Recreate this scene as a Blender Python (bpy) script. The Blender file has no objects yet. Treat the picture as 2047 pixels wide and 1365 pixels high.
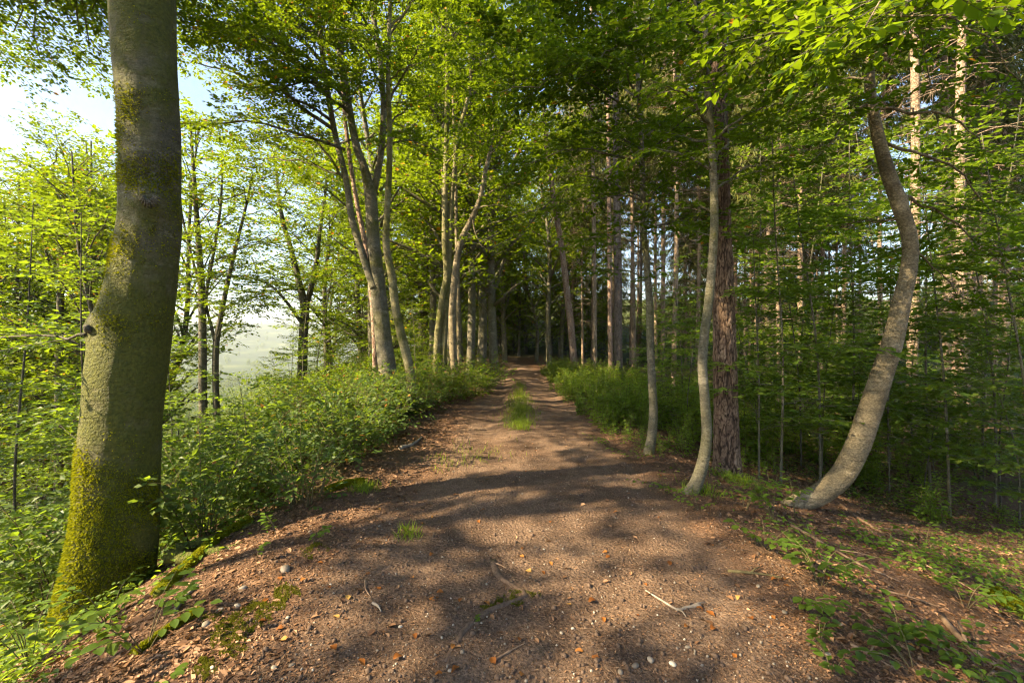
import bpy, math, random
import numpy as np

# ------------------------------------------------------------------ camera, sky, sun, exposure
SC = bpy.context.scene
COL = SC.collection
RNG = np.random.default_rng(11)
random.seed(5)
CAMZ, LENS = 1.65, 16.0
cam_d = bpy.data.cameras.new('camera')
cam_d.lens, cam_d.sensor_width, cam_d.clip_start, cam_d.clip_end = LENS, 36.0, 0.05, 12000
cam = bpy.data.objects.new('camera', cam_d)
cam.location = (0, 0, CAMZ)
cam.rotation_euler = (math.radians(90), 0, 0)
COL.objects.link(cam)
SC.camera = cam

SUN_AZ = math.radians(201)      # direction towards the sun, counter-clockwise from +x
SUN_EL = math.radians(36)
world = bpy.data.worlds.new('World')
SC.world = world
world.use_nodes = True
wn = world.node_tree
sky = wn.nodes.new('ShaderNodeTexSky')
sky.sky_type = 'NISHITA'
sky.sun_disc = False
sky.sun_elevation = SUN_EL
sky.sun_rotation = math.pi / 2 - SUN_AZ
sky.air_density, sky.dust_density, sky.ozone_density = 1.0, 1.2, 1.0
wn.links.new(sky.outputs[0], wn.nodes['Background'].inputs[0])
wn.nodes['Background'].inputs[1].default_value = 0.075
sun_d = bpy.data.lights.new('sun', 'SUN')
sun_d.energy, sun_d.angle, sun_d.color = 5.0, math.radians(0.53), (1.0, 0.81, 0.53)
sun = bpy.data.objects.new('sun', sun_d)
from mathutils import Vector
SUNV = Vector((math.cos(SUN_AZ) * math.cos(SUN_EL), math.sin(SUN_AZ) * math.cos(SUN_EL), math.sin(SUN_EL)))
sun.rotation_euler = SUNV.to_track_quat('Z', 'Y').to_euler()
sun.location = (-20, -6, 30)
COL.objects.link(sun)
vs = SC.view_settings
vs.view_transform, vs.look, vs.exposure, vs.gamma = 'Standard', 'None', 2.42, 1.0
vs.use_white_balance, vs.white_balance_temperature, vs.white_balance_tint = True, 6900, 10
SC.render.engine = 'CYCLES'
cy = SC.cycles
cy.use_denoising = True
cy.max_bounces, cy.diffuse_bounces, cy.glossy_bounces, cy.transmission_bounces = 5, 3, 1, 3
cy.use_adaptive_sampling, cy.adaptive_threshold, cy.adaptive_min_samples = True, 0.024, 24
cy.pixel_filter_type, cy.filter_width = 'BLACKMAN_HARRIS', 1.2
cy.volume_bounces = 0
cy.caustics_reflective = cy.caustics_refractive = False
cy.sample_clamp_indirect = 6.0

# ------------------------------------------------------------------ small helpers
F = 2047 * LENS / 36.0
CX, CY = 1023.5, 682.5
def P(px, py, d):
    return np.array([(px - CX) / F * d, d, CAMZ - (py - CY) / F * d])
def pix(p):
    return CX + p[0] / p[1] * F, CY - (p[2] - CAMZ) / p[1] * F
def unit(v):
    v = np.asarray(v, float)
    return v / np.maximum(np.linalg.norm(v, axis=-1, keepdims=True), 1e-9)
def smooth(a, b, x):
    t = np.clip((np.asarray(x, float) - a) / (b - a), 0, 1)
    return t * t * (3 - 2 * t)
def _hash(i, j, k):
    n = (i * 374761393 + j * 668265263 + k * 2147483647) & 0xFFFFFFFF
    n = ((n ^ (n >> 13)) * 1274126177) & 0xFFFFFFFF
    n = (n ^ (n >> 16)) & 0xFFFF
    return n / 65535.0
def vnoise(p):
    p = np.asarray(p, float)
    f = np.floor(p); t = p - f; t = t * t * (3 - 2 * t)
    i = f.astype(np.int64)
    r = 0
    for a in (0, 1):
        for b in (0, 1):
            for c in (0, 1):
                w = (t[..., 0] if a else 1 - t[..., 0]) * (t[..., 1] if b else 1 - t[..., 1]) * (t[..., 2] if c else 1 - t[..., 2])
                r = r + w * _hash(i[..., 0] + a, i[..., 1] + b, i[..., 2] + c)
    return r * 2 - 1
def fbm(p, oct=4):
    p = np.asarray(p, float); s = 0; a = 1.0; tot = 0
    for k in range(oct):
        s = s + a * vnoise(p * 2.03 ** k + 17.3 * k); tot += a; a *= 0.5
    return s / tot
def fbm2(x, y, sc, oct=4, z=0.0):
    x, y = np.asarray(x, float) * sc, np.asarray(y, float) * sc
    s = 0; a = 1.0; tot = 0; zi = int(z * 10) + 1
    for k in range(oct):
        f = 2.03 ** k; px, py = x * f + 17.3 * k, y * f + 9.1 * k
        fx, fy = np.floor(px), np.floor(py); tx, ty = px - fx, py - fy; tx = tx * tx * (3 - 2 * tx); ty = ty * ty * (3 - 2 * ty)
        i, j = fx.astype(np.int64), fy.astype(np.int64)
        v = (_hash(i, j, zi) * (1 - tx) + _hash(i + 1, j, zi) * tx) * (1 - ty) + (_hash(i, j + 1, zi) * (1 - tx) + _hash(i + 1, j + 1, zi) * tx) * ty
        s = s + a * (v * 2 - 1); tot += a; a *= 0.5
    return s / tot

def mk_mesh(name, V, faces, mat=None, smooth_shade=False, attrs=None):
    """faces: list of integer arrays (n,3) or (n,4)"""
    me = bpy.data.meshes.new(name)
    V = np.ascontiguousarray(V, np.float32)
    faces = [np.asarray(f, np.int32) for f in faces if len(f)]
    me.vertices.add(len(V)); me.vertices.foreach_set('co', V.ravel())
    loops = np.concatenate([f.ravel() for f in faces])
    sizes = np.concatenate([np.full(len(f), f.shape[1], np.int32) for f in faces])
    starts = np.concatenate([[0], np.cumsum(sizes)[:-1]]).astype(np.int32)
    me.loops.add(len(loops)); me.loops.foreach_set('vertex_index', loops)
    me.polygons.add(len(sizes)); me.polygons.foreach_set('loop_start', starts)
    try:
        me.polygons.foreach_set('loop_total', sizes)
    except Exception:
        pass
    me.polygons.foreach_set('use_smooth', np.full(len(sizes), smooth_shade))
    if attrs:
        for k, a in attrs.items():
            a = np.asarray(a, np.float32)
            if a.ndim == 1:
                at = me.attributes.new(k, 'FLOAT', 'POINT'); at.data.foreach_set('value', a)
            else:
                at = me.attributes.new(k, 'FLOAT_COLOR', 'POINT'); at.data.foreach_set('color', a.ravel())
    me.update(calc_edges=True)
    me.validate()
    if mat: me.materials.append(mat)
    return me
def obj(name, me, parent=None, loc=(0, 0, 0), rot=(0, 0, 0), scale=(1, 1, 1), kind=None):
    o = bpy.data.objects.new(name, me)
    o.location, o.rotation_euler, o.scale = loc, rot, scale
    if parent: o.parent = parent
    if kind: o['kind'] = kind
    COL.objects.link(o)
    return o
def empty(name, loc=(0, 0, 0), rot=(0, 0, 0), scale=(1, 1, 1)):
    o = obj(name, None, None, loc, rot, scale)
    o.empty_display_size = 0.1
    return o
def tag(o, label, cat, group=None):
    o['label'], o['category'] = label, cat
    if group: o['group'] = group
    return o
ORD = 'first second third fourth fifth sixth seventh eighth ninth tenth eleventh twelfth thirteenth fourteenth fifteenth sixteenth seventeenth eighteenth nineteenth'.split()
TENS = {20: 'twent', 30: 'thirt', 40: 'fort', 50: 'fift', 60: 'sixt', 70: 'sevent', 80: 'eight', 90: 'ninet'}
def ordinal(n):
    if n <= 19: return ORD[n - 1]
    if n >= 100: return 'hundred-and-' + ordinal(n - 100) if n > 100 else 'hundredth'
    t = TENS[n // 10 * 10]
    return t + 'ieth' if n % 10 == 0 else t + 'y-' + ORD[n % 10 - 1]

class Acc:
    """collects verts and faces for one mesh"""
    def __init__(self): self.V, self.F, self.n = [], [], 0
    def add(self, V, F):
        V = np.asarray(V, float).reshape(-1, 3)
        self.V.append(V)
        for f in ([F] if isinstance(F, np.ndarray) else F):
            self.F.append(f + self.n)
        self.n += len(V)
    def mesh(self, name, mat, sm=False, off=None, attrs=None):
        V = np.concatenate(self.V)
        if off is not None: V = V - np.asarray(off)
        q = [f for f in self.F if f.shape[1] == 4]; t = [f for f in self.F if f.shape[1] == 3]
        faces = []
        if q: faces.append(np.concatenate(q))
        if t: faces.append(np.concatenate(t))
        return mk_mesh(name, V, faces, mat, sm, attrs)

def catmull(pts, n):
    pts = np.asarray(pts, float)
    p = np.vstack([2 * pts[0] - pts[1], pts, 2 * pts[-1] - pts[-2]])
    k = len(pts) - 1
    u = np.linspace(0, k, n); i = np.minimum(u.astype(int), k - 1); t = (u - i)[:, None]
    a, b, c, d = p[i], p[i + 1], p[i + 2], p[i + 3]
    return 0.5 * (2 * b + (c - a) * t + (2 * a - 5 * b + 4 * c - d) * t * t + (3 * b - a - 3 * c + d) * t ** 3)
def frames(pts):
    T = unit(np.gradient(pts, axis=0))
    ref = np.array([1.0, 0, 0]) if abs(T[0][0]) < 0.8 else np.array([0, 1.0, 0])
    N = np.zeros_like(T)
    n = unit(ref - T[0] * (ref @ T[0]))
    for i in range(len(T)):
        n = unit(n - T[i] * (n @ T[i])); N[i] = n
    return T, N, np.cross(T, N)
def tube(pts, rad, n=8, cap=True):
    pts = np.asarray(pts, float); m = len(pts)
    rad = np.broadcast_to(np.asarray(rad, float), (m,))
    T, N, B = frames(pts)
    a = np.linspace(0, 2 * math.pi, n, endpoint=False)
    V = pts[:, None] + rad[:, None, None] * (np.cos(a)[None, :, None] * N[:, None] + np.sin(a)[None, :, None] * B[:, None])
    i = np.arange(m - 1)[:, None] * n; j = np.arange(n)[None]; k = (j + 1) % n
    Q = np.stack([i + j, i + k, i + n + k, i + n + j], -1).reshape(-1, 4)
    V = V.reshape(-1, 3); out = [Q]
    if cap:
        V = np.vstack([V, pts[0], pts[-1]])
        c0, c1 = len(V) - 2, len(V) - 1; jj = np.arange(n); kk = (jj + 1) % n
        out.append(np.stack([np.full(n, c0), kk, jj], -1)); out.append(np.stack([np.full(n, c1), (m - 1) * n + jj, (m - 1) * n + kk], -1))
    return V, out
def sticks(p0, p1, r):
    """many thin three-sided sticks at once"""
    p0, p1 = np.asarray(p0, float), np.asarray(p1, float); N = len(p0)
    d = unit(p1 - p0); ref = np.where(np.abs(d[:, 2:3]) > 0.8, [[1.0, 0, 0]], [[0, 0, 1.0]])
    a = unit(np.cross(d, ref)); b = np.cross(d, a)
    r = np.broadcast_to(np.asarray(r, float), (N,))[:, None]
    V = np.zeros((N, 6, 3))
    for k in range(3):
        o = a * math.cos(k * 2.0944) + b * math.sin(k * 2.0944)
        V[:, k] = p0 + o * r; V[:, 3 + k] = p1 + o * r * 0.45
    base = (np.arange(N) * 6)[:, None, None]
    Q = base + np.array([[0, 1, 4, 3], [1, 2, 5, 4], [2, 0, 3, 5]])[None]
    return V.reshape(-1, 3), Q.reshape(-1, 4)
def leaf_geo(pos, d, nrm, size, shape='oval', width=0.6, fold=0.16):
    """leaf blades: pos = stalk end, d = direction to the tip, nrm = upper side"""
    pos, d = np.asarray(pos, float), unit(d)
    nrm = unit(nrm - d * np.sum(nrm * d, -1, keepdims=True)); s = np.cross(d, nrm)
    L = np.asarray(size, float)[:, None]; W = L * width * 0.5; N = len(pos)
    if shape == 'kite':
        V = np.stack([pos, pos + d * L * 0.45 + s * W + nrm * W * fold * 2, pos + d * L, pos + d * L * 0.45 - s * W + nrm * W * fold * 2], 1)
        Q = (np.arange(N) * 4)[:, None, None] + np.array([[0, 1, 2], [0, 2, 3]])[None]
        return V.reshape(-1, 3), Q.reshape(-1, 3)
    up = nrm * W * fold * 2
    V = np.stack([pos, pos + d * L * 0.26 + s * W * 0.88 + up, pos + d * L * 0.66 + s * W * 0.86 + up * 0.8, pos + d * L - nrm * L * 0.08,
                  pos + d * L * 0.66 - s * W * 0.86 + up * 0.8, pos + d * L * 0.26 - s * W * 0.88 + up], 1)
    Q = (np.arange(N) * 6)[:, None, None] + np.array([[0, 1, 2, 3], [3, 4, 5, 0]])[None]
    return V.reshape(-1, 3), Q.reshape(-1, 4)

# ------------------------------------------------------------------ materials
def new_mat(name):
    m = bpy.data.materials.new(name); m.use_nodes = True
    nt = m.node_tree; b = nt.nodes['Principled BSDF']
    return m, nt, b
def nd(nt, t, **kw):
    n = nt.nodes.new(t)
    for k, v in kw.items():
        if k == 'inp':
            for a, b in v.items(): n.inputs[a].default_value = b
        else: setattr(n, k, v)
    return n
def ramp(nt, src, stops):
    r = nd(nt, 'ShaderNodeValToRGB')
    el = r.color_ramp.elements
    while len(el) < len(stops): el.new(0.5)
    for e, (p, c) in zip(el, stops):
        e.position = p; e.color = (*c, 1) if len(c) == 3 else c
    nt.links.new(src, r.inputs[0])
    return r.outputs[0]
def noise(nt, scale, detail=4, vec=None, rough=0.55):
    n = nd(nt, 'ShaderNodeTexNoise', inp={'Scale': scale, 'Detail': detail, 'Roughness': rough})
    if vec is not None: nt.links.new(vec, n.inputs['Vector'])
    return n.outputs['Fac']
def mixc(nt, fac, a, b, mode='MIX'):
    m = nd(nt, 'ShaderNodeMix', data_type='RGBA', blend_type=mode)
    for sock, v in ((m.inputs[0], fac), (m.inputs[6], a), (m.inputs[7], b)):
        if isinstance(v, (int, float)): sock.default_value = v
        elif isinstance(v, tuple): sock.default_value = (*v, 1)
        else: nt.links.new(v, sock)
    return m.outputs[2]
def math_n(nt, op, a, b=None, clamp=False):
    m = nd(nt, 'ShaderNodeMath', operation=op, use_clamp=clamp)
    for sock, v in zip(m.inputs, (a, b)):
        if v is None: continue
        if isinstance(v, (int, float)): sock.default_value = v
        else: nt.links.new(v, sock)
    return m.outputs[0]
def bump(nt, b, h, strength, dist):
    n = nd(nt, 'ShaderNodeBump', inp={'Strength': strength, 'Distance': dist})
    nt.links.new(h, n.inputs['Height']); nt.links.new(n.outputs[0], b.inputs['Normal'])
    return n
def coords(nt, scale=(1, 1, 1)):
    tc = nd(nt, 'ShaderNodeTexCoord'); mp = nd(nt, 'ShaderNodeMapping')
    mp.inputs['Scale'].default_value = scale
    nt.links.new(tc.outputs['Object'], mp.inputs[0])
    return mp.outputs[0]

def leaf_mat(name, stops, trans, tfac=0.5, rough=0.48, spec=0.12, objvar=0.35, autumn=0.0):
    m, nt, b = new_mat(name)
    geo = nd(nt, 'ShaderNodeNewGeometry'); oi = nd(nt, 'ShaderNodeObjectInfo')
    r = geo.outputs['Random Per Island']
    f = math_n(nt, 'MULTIPLY_ADD', oi.outputs['Random'], objvar)
    f.node.inputs[2].default_value = 0.0
    s = math_n(nt, 'MULTIPLY_ADD', r, 1 - objvar); nt.links.new(f, s.node.inputs[2])
    c = ramp(nt, s, stops)
    tcol = mixc(nt, s, tuple(x * 0.72 for x in trans), trans)
    if autumn:
        a = math_n(nt, 'GREATER_THAN', r, 1 - autumn)
        c = mixc(nt, a, c, (0.23, 0.11, 0.02)); tcol = mixc(nt, a, tcol, (0.6, 0.28, 0.03))
    nt.links.new(c, b.inputs['Base Color'])
    b.inputs['Roughness'].default_value = rough
    b.inputs['Specular IOR Level'].default_value = spec
    t = nd(nt, 'ShaderNodeBsdfTranslucent'); nt.links.new(tcol, t.inputs[0])
    mx = nd(nt, 'ShaderNodeMixShader', inp={0: tfac})
    nt.links.new(b.outputs[0], mx.inputs[1]); nt.links.new(t.outputs[0], mx.inputs[2])
    nt.links.new(mx.outputs[0], nt.nodes['Material Output'].inputs[0])
    return m
M = {}
M['leaf_sun'] = leaf_mat('beech_leaf_sunlit', [(0, (0.032, 0.070, 0.007)), (0.6, (0.060, 0.104, 0.009)), (1, (0.112, 0.126, 0.012))], (0.26, 0.37, 0.012), 0.48, autumn=0.012)  # lit copy of the beech leaf, sunlight put into the yellower green
M['leaf_over_shaded'] = leaf_mat('beech_leaf_overhead_shaded', [(0, (0.017, 0.040, 0.006)), (0.6, (0.030, 0.064, 0.008)), (1, (0.055, 0.088, 0.010))], (0.24, 0.36, 0.010), 0.48, autumn=0.004)  # shaded copy of the beech leaf, canopy shade put into the darker green
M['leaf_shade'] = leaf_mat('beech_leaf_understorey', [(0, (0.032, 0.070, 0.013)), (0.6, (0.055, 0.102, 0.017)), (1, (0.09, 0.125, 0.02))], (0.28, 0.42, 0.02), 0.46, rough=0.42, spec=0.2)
M['leaf_slope'] = leaf_mat('slope_shrub_leaf', [(0, (0.035, 0.072, 0.020)), (0.6, (0.06, 0.105, 0.024)), (1, (0.11, 0.145, 0.025))], (0.24, 0.36, 0.02), 0.42, rough=0.55, spec=0.25, autumn=0.012)
M['leaf_herb'] = leaf_mat('herb_leaf', [(0, (0.045, 0.095, 0.014)), (0.6, (0.075, 0.135, 0.02)), (1, (0.12, 0.17, 0.025))], (0.36, 0.50, 0.03), 0.42)
M['needle'] = leaf_mat('spruce_needle', [(0, (0.035, 0.055, 0.014)), (0.6, (0.07, 0.09, 0.022)), (1, (0.125, 0.12, 0.03))], (0.22, 0.24, 0.05), 0.25, rough=0.55)
M['grass'] = leaf_mat('grass_blade', [(0, (0.05, 0.10, 0.012)), (1, (0.13, 0.17, 0.02))], (0.36, 0.48, 0.03), 0.4)
M['mossblade'] = leaf_mat('moss_tuft', [(0, (0.06, 0.075, 0.004)), (0.6, (0.15, 0.165, 0.006)), (1, (0.25, 0.24, 0.010))], (0.36, 0.38, 0.01), 0.3, rough=0.7, spec=0.1)
M['mossflat'] = leaf_mat('moss_cushion_tuft', [(0, (0.035, 0.042, 0.006)), (0.6, (0.075, 0.082, 0.008)), (1, (0.13, 0.125, 0.012))], (0.16, 0.17, 0.01), 0.3, rough=0.8, spec=0.1)
M['dead'] = leaf_mat('dead_leaf', [(0, (0.06, 0.030, 0.015)), (0.4, (0.13, 0.066, 0.032)), (0.75, (0.21, 0.115, 0.06)), (1, (0.33, 0.20, 0.115))], (0.2, 0.1, 0.03), 0.12, rough=0.6, spec=0.25, objvar=0.0)
M['orange'] = leaf_mat('orange_fallen_leaf', [(0, (0.15, 0.055, 0.015)), (0.5, (0.23, 0.085, 0.02)), (0.85, (0.28, 0.125, 0.035)), (1, (0.40, 0.25, 0.08))], (0.4, 0.16, 0.03), 0.15, rough=0.5, objvar=1.0)
M['far'] = leaf_mat('distant_foliage', [(0, (0.045, 0.085, 0.016)), (0.6, (0.08, 0.12, 0.022)), (1, (0.12, 0.14, 0.03))], (0.25, 0.32, 0.03), 0.3, rough=0.6, spec=0.1)

def bark_beech(name, grey=((0.085, 0.08, 0.058), (0.17, 0.155, 0.115), (0.27, 0.25, 0.195)), moss=0.35, moss_low=0.0, base_z=1.6):
    m, nt, b = new_mat(name)
    v = coords(nt)
    band = math_n(nt, 'ADD', math_n(nt, 'MULTIPLY', noise(nt, 1.6, 5, coords(nt, (3, 3, 11))), 0.35), math_n(nt, 'MULTIPLY', noise(nt, 4.0, 7, v, 0.68), 0.65))
    c = ramp(nt, band, [(0.30, grey[0]), (0.52, grey[1]), (0.78, grey[2])])
    lic = ramp(nt, noise(nt, 3.2, 7, coords(nt, (1, 1, 2.2)), 0.7), [(0.56, (0, 0, 0)), (0.62, (1, 1, 1))])
    c = mixc(nt, math_n(nt, 'MULTIPLY', lic, 0.5), c, tuple(min(0.4, x * 1.55) for x in grey[2]))
    blot = ramp(nt, noise(nt, 2.1, 6, v, 0.66), [(0.55, (0, 0, 0)), (0.66, (1, 1, 1))])
    c = mixc(nt, math_n(nt, 'MULTIPLY', blot, 0.6), c, tuple(x * 0.45 for x in grey[0]))
    scar = ramp(nt, noise(nt, 2.2, 3, coords(nt, (2.2, 2.2, 26))), [(0.66, (0, 0, 0)), (0.70, (1, 1, 1))])
    c = mixc(nt, math_n(nt, 'MULTIPLY', scar, 0.55), c, (0.05, 0.045, 0.03))
    spk = ramp(nt, noise(nt, 42, 5, coords(nt, (1, 1, 1.8)), 0.7), [(0.40, (0.45, 0.45, 0.45)), (0.56, (1.0, 1.0, 1.0)), (0.72, (1.35, 1.35, 1.35))])
    c = mixc(nt, 0.85, c, spk, 'MULTIPLY')
    # green algae and moss
    n1 = noise(nt, 1.1, 5, v, 0.6)
    if moss_low:
        sep = nd(nt, 'ShaderNodeSeparateXYZ'); nt.links.new(v, sep.inputs[0])
        low = math_n(nt, 'MULTIPLY_ADD', sep.outputs[2], -moss_low); low.node.inputs[2].default_value = base_z * moss_low
        n1 = math_n(nt, 'ADD', n1, math_n(nt, 'MULTIPLY', math_n(nt, 'MAXIMUM', low, 0.0), 1.0))
    a1 = ramp(nt, n1, [(0.62 - moss * 0.45, (0, 0, 0)), (0.80 - moss * 0.42, (1, 1, 1))])
    c = mixc(nt, math_n(nt, 'MULTIPLY', a1, 0.62), c, (0.085, 0.085, 0.012))
    n2 = math_n(nt, 'ADD', math_n(nt, 'MULTIPLY', n1, 0.75), math_n(nt, 'MULTIPLY', noise(nt, 7, 6, v, 0.7), 0.3))
    a2 = ramp(nt, n2, [(0.70 - moss * 0.35, (0, 0, 0)), (0.77 - moss * 0.35, (1, 1, 1))])
    mcol = ramp(nt, noise(nt, 38, 4, v), [(0.3, (0.035, 0.045, 0.006)), (0.7, (0.10, 0.105, 0.012))])
    c = mixc(nt, math_n(nt, 'MULTIPLY', a2, 0.85), c, mcol)
    nt.links.new(c, b.inputs['Base Color'])
    b.inputs['Roughness'].default_value = 0.75
    b.inputs['Specular IOR Level'].default_value = 0.25
    h = math_n(nt, 'ADD', math_n(nt, 'MULTIPLY', noise(nt, 9, 6, coords(nt, (1, 1, 3.5)), 0.65), 1.0),
               math_n(nt, 'MULTIPLY', a2, math_n(nt, 'MULTIPLY', noise(nt, 60, 3, v), 1.2)))
    h = math_n(nt, 'ADD', h, math_n(nt, 'MULTIPLY', noise(nt, 48, 4, v, 0.7), 0.5))
    h = math_n(nt, 'SUBTRACT', h, math_n(nt, 'MULTIPLY', scar, 0.5))
    bump(nt, b, h, 0.85, 0.025)
    return m
M['bark_big'] = bark_beech('mossy_beech_bark', ((0.045, 0.042, 0.03), (0.10, 0.092, 0.066), (0.20, 0.185, 0.145)), moss=0.68, moss_low=0.12, base_z=1.7)
M['bark'] = bark_beech('beech_bark', ((0.07, 0.065, 0.045), (0.13, 0.12, 0.085), (0.21, 0.19, 0.145)), moss=0.35)
M['bark_smooth'] = bark_beech('smooth_beech_bark', ((0.095, 0.077, 0.046), (0.175, 0.143, 0.088), (0.26, 0.215, 0.145)), moss=0.10)
M['bark_green'] = bark_beech('green_beech_bark', ((0.10, 0.095, 0.05), (0.19, 0.17, 0.09), (0.28, 0.25, 0.15)), moss=0.45)
M['bark_dark'] = bark_beech('shaded_beech_bark', ((0.045, 0.042, 0.032), (0.085, 0.08, 0.06), (0.14, 0.13, 0.10)), moss=0.2)  # dark copy of the beech bark, shade put into its colour
def bark_rough(name, stops, scale, zs, moss=False):
    m, nt, b = new_mat(name)
    v = coords(nt, (1, 1, zs))
    at = nd(nt, 'ShaderNodeAttribute', attribute_name='plate')
    vor = nd(nt, 'ShaderNodeTexVoronoi', feature='DISTANCE_TO_EDGE', inp={'Scale': scale})
    nz = nd(nt, 'ShaderNodeTexNoise', inp={'Scale': 5.0, 'Detail': 4.0})
    nt.links.new(v, nz.inputs['Vector'])
    ad = nd(nt, 'ShaderNodeVectorMath', operation='MULTIPLY_ADD'); ad.inputs[1].default_value = (0.25, 0.25, 0.25)
    nt.links.new(nz.outputs['Color'], ad.inputs[0]); nt.links.new(v, ad.inputs[2]); nt.links.new(ad.outputs[0], vor.inputs['Vector'])
    e = ramp(nt, vor.outputs['Distance'], [(0.0, (0, 0, 0)), (0.14, (1, 1, 1))])
    f = math_n(nt, 'ADD', math_n(nt, 'MULTIPLY', noise(nt, 6, 6, coords(nt, (1, 1, 0.4))), 0.75), math_n(nt, 'MULTIPLY', e, 0.28))
    c = ramp(nt, f, stops)
    nt.links.new(c, b.inputs['Base Color'])
    b.inputs['Roughness'].default_value = 0.9
    b.inputs['Specular IOR Level'].default_value = 0.15
    bump(nt, b, math_n(nt, 'ADD', e, math_n(nt, 'MULTIPLY', noise(nt, 30, 4, v), 0.5)), 0.8, 0.02)
    return m
M['bark_spruce'] = bark_rough('spruce_bark', [(0.25, (0.085, 0.055, 0.036)), (0.5, (0.20, 0.145, 0.10)), (0.8, (0.34, 0.27, 0.20))], 16, 0.7)
M['bark_pinkish'] = bark_rough('pinkish_conifer_bark', [(0.25, (0.085, 0.05, 0.036)), (0.5, (0.20, 0.13, 0.095)), (0.8, (0.33, 0.25, 0.19))], 14, 0.6)
M['bark_greyspruce'] = bark_rough('grey_conifer_bark', [(0.25, (0.06, 0.045, 0.038)), (0.5, (0.13, 0.10, 0.085)), (0.8, (0.22, 0.18, 0.155))], 14, 0.5)
def bark_pine():
    m, nt, b = new_mat('plated_pine_bark')
    at = nd(nt, 'ShaderNodeAttribute', attribute_name='plate')
    v = coords(nt, (1, 1, 0.35))
    f = math_n(nt, 'ADD', math_n(nt, 'MULTIPLY', at.outputs['Fac'], 0.62), math_n(nt, 'MULTIPLY', noise(nt, 14, 6, v, 0.65), 0.45))
    c = ramp(nt, f, [(0.22, (0.018, 0.013, 0.010)), (0.5, (0.075, 0.049, 0.034)), (0.72, (0.15, 0.105, 0.075)), (0.95, (0.23, 0.175, 0.135))])
    nt.links.new(c, b.inputs['Base Color'])
    b.inputs['Roughness'].default_value = 0.9; b.inputs['Specular IOR Level'].default_value = 0.15
    bump(nt, b, noise(nt, 45, 5, v, 0.7), 0.7, 0.01)
    return m
M['bark_pine'] = bark_pine()
def simple(name, stops, scale, rough=0.85, bs=0.5, bd=0.01, det=5):
    m, nt, b = new_mat(name)
    v = coords(nt)
    n = noise(nt, scale, det, v, 0.62)
    nt.links.new(ramp(nt, n, stops), b.inputs['Base Color'])
    b.inputs['Roughness'].default_value = rough; b.inputs['Specular IOR Level'].default_value = 0.2
    bump(nt, b, n, bs, bd)
    return m
M['wood'] = simple('dead_wood', [(0.3, (0.09, 0.055, 0.035)), (0.7, (0.26, 0.18, 0.12))], 14)
M['wood_grey'] = simple('grey_dead_wood', [(0.3, (0.12, 0.10, 0.08)), (0.7, (0.30, 0.26, 0.21))], 12)
M['stem'] = simple('green_brown_stem', [(0.3, (0.06, 0.05, 0.025)), (0.7, (0.13, 0.11, 0.05))], 20)
M['moss'] = simple('moss_bed', [(0.3, (0.03, 0.04, 0.004)), (0.7, (0.11, 0.12, 0.008))], 30, 0.95, 0.9, 0.02)
def pebble_mat():
    m, nt, b = new_mat('pebble')
    oi = nd(nt, 'ShaderNodeObjectInfo'); geo = nd(nt, 'ShaderNodeNewGeometry')
    r = math_n(nt, 'FRACT', math_n(nt, 'ADD', oi.outputs['Random'], geo.outputs['Random Per Island']))
    c = ramp(nt, r, [(0.0, (0.10, 0.085, 0.07)), (0.5, (0.20, 0.175, 0.14)), (0.85, (0.34, 0.30, 0.24)), (1, (0.52, 0.48, 0.40))])
    c = mixc(nt, math_n(nt, 'MULTIPLY', noise(nt, 30, 4, coords(nt)), 0.5), c, (0.16, 0.12, 0.08))
    nt.links.new(c, b.inputs['Base Color']); b.inputs['Roughness'].default_value = 0.7
    return m
M['pebble'] = pebble_mat()
def ground_mat(name):
    m, nt, b = new_mat(name)
    v = coords(nt)
    at = nd(nt, 'ShaderNodeAttribute', attribute_name='surf')
    sep = nd(nt, 'ShaderNodeSeparateColor'); nt.links.new(at.outputs['Color'], sep.inputs[0])
    fine = noise(nt, 55, 6, v, 0.7); mid = noise(nt, 6, 6, v, 0.62); big = noise(nt, 0.8, 4, v)
    dirt = ramp(nt, fine, [(0.30, (0.040, 0.023, 0.014)), (0.5, (0.092, 0.058, 0.038)), (0.72, (0.18, 0.118, 0.08))])
    pale = ramp(nt, fine, [(0.30, (0.085, 0.052, 0.036)), (0.5, (0.165, 0.112, 0.078)), (0.75, (0.28, 0.20, 0.145))])
    d = mixc(nt, ramp(nt, math_n(nt, 'ADD', math_n(nt, 'MULTIPLY', mid, 0.4), math_n(nt, 'MULTIPLY', big, 0.6)), [(0.42, (0, 0, 0)), (0.6, (1, 1, 1))]), dirt, pale)
    litter = ramp(nt, noise(nt, 30, 8, v, 0.75), [(0.28, (0.035, 0.020, 0.012)), (0.5, (0.115, 0.066, 0.040)), (0.72, (0.22, 0.135, 0.085))])
    c = mixc(nt, sep.outputs[0], litter, d)
    green = ramp(nt, noise(nt, 3, 6, v, 0.7), [(0.35, (0.025, 0.04, 0.008)), (0.65, (0.06, 0.085, 0.015))])
    c = mixc(nt, sep.outputs[1], c, green)
    mead = ramp(nt, noise(nt, 0.012, 5, v), [(0.40, (0.025, 0.042, 0.012)), (0.58, (0.045, 0.068, 0.018)), (0.70, (0.11, 0.12, 0.04))])
    c = mixc(nt, sep.outputs[2], c, mead)
    nt.links.new(c, b.inputs['Base Color'])
    b.inputs['Roughness'].default_value = 0.92; b.inputs['Specular IOR Level'].default_value = 0.15
    vor = nd(nt, 'ShaderNodeTexVoronoi', inp={'Scale': 42.0}); nt.links.new(v, vor.inputs['Vector'])
    h = math_n(nt, 'ADD', fine, math_n(nt, 'MULTIPLY', vor.outputs['Distance'], 0.6))
    bump(nt, b, h, 0.9, 0.03)
    return m
M['ground'] = ground_mat('forest_floor')

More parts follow.
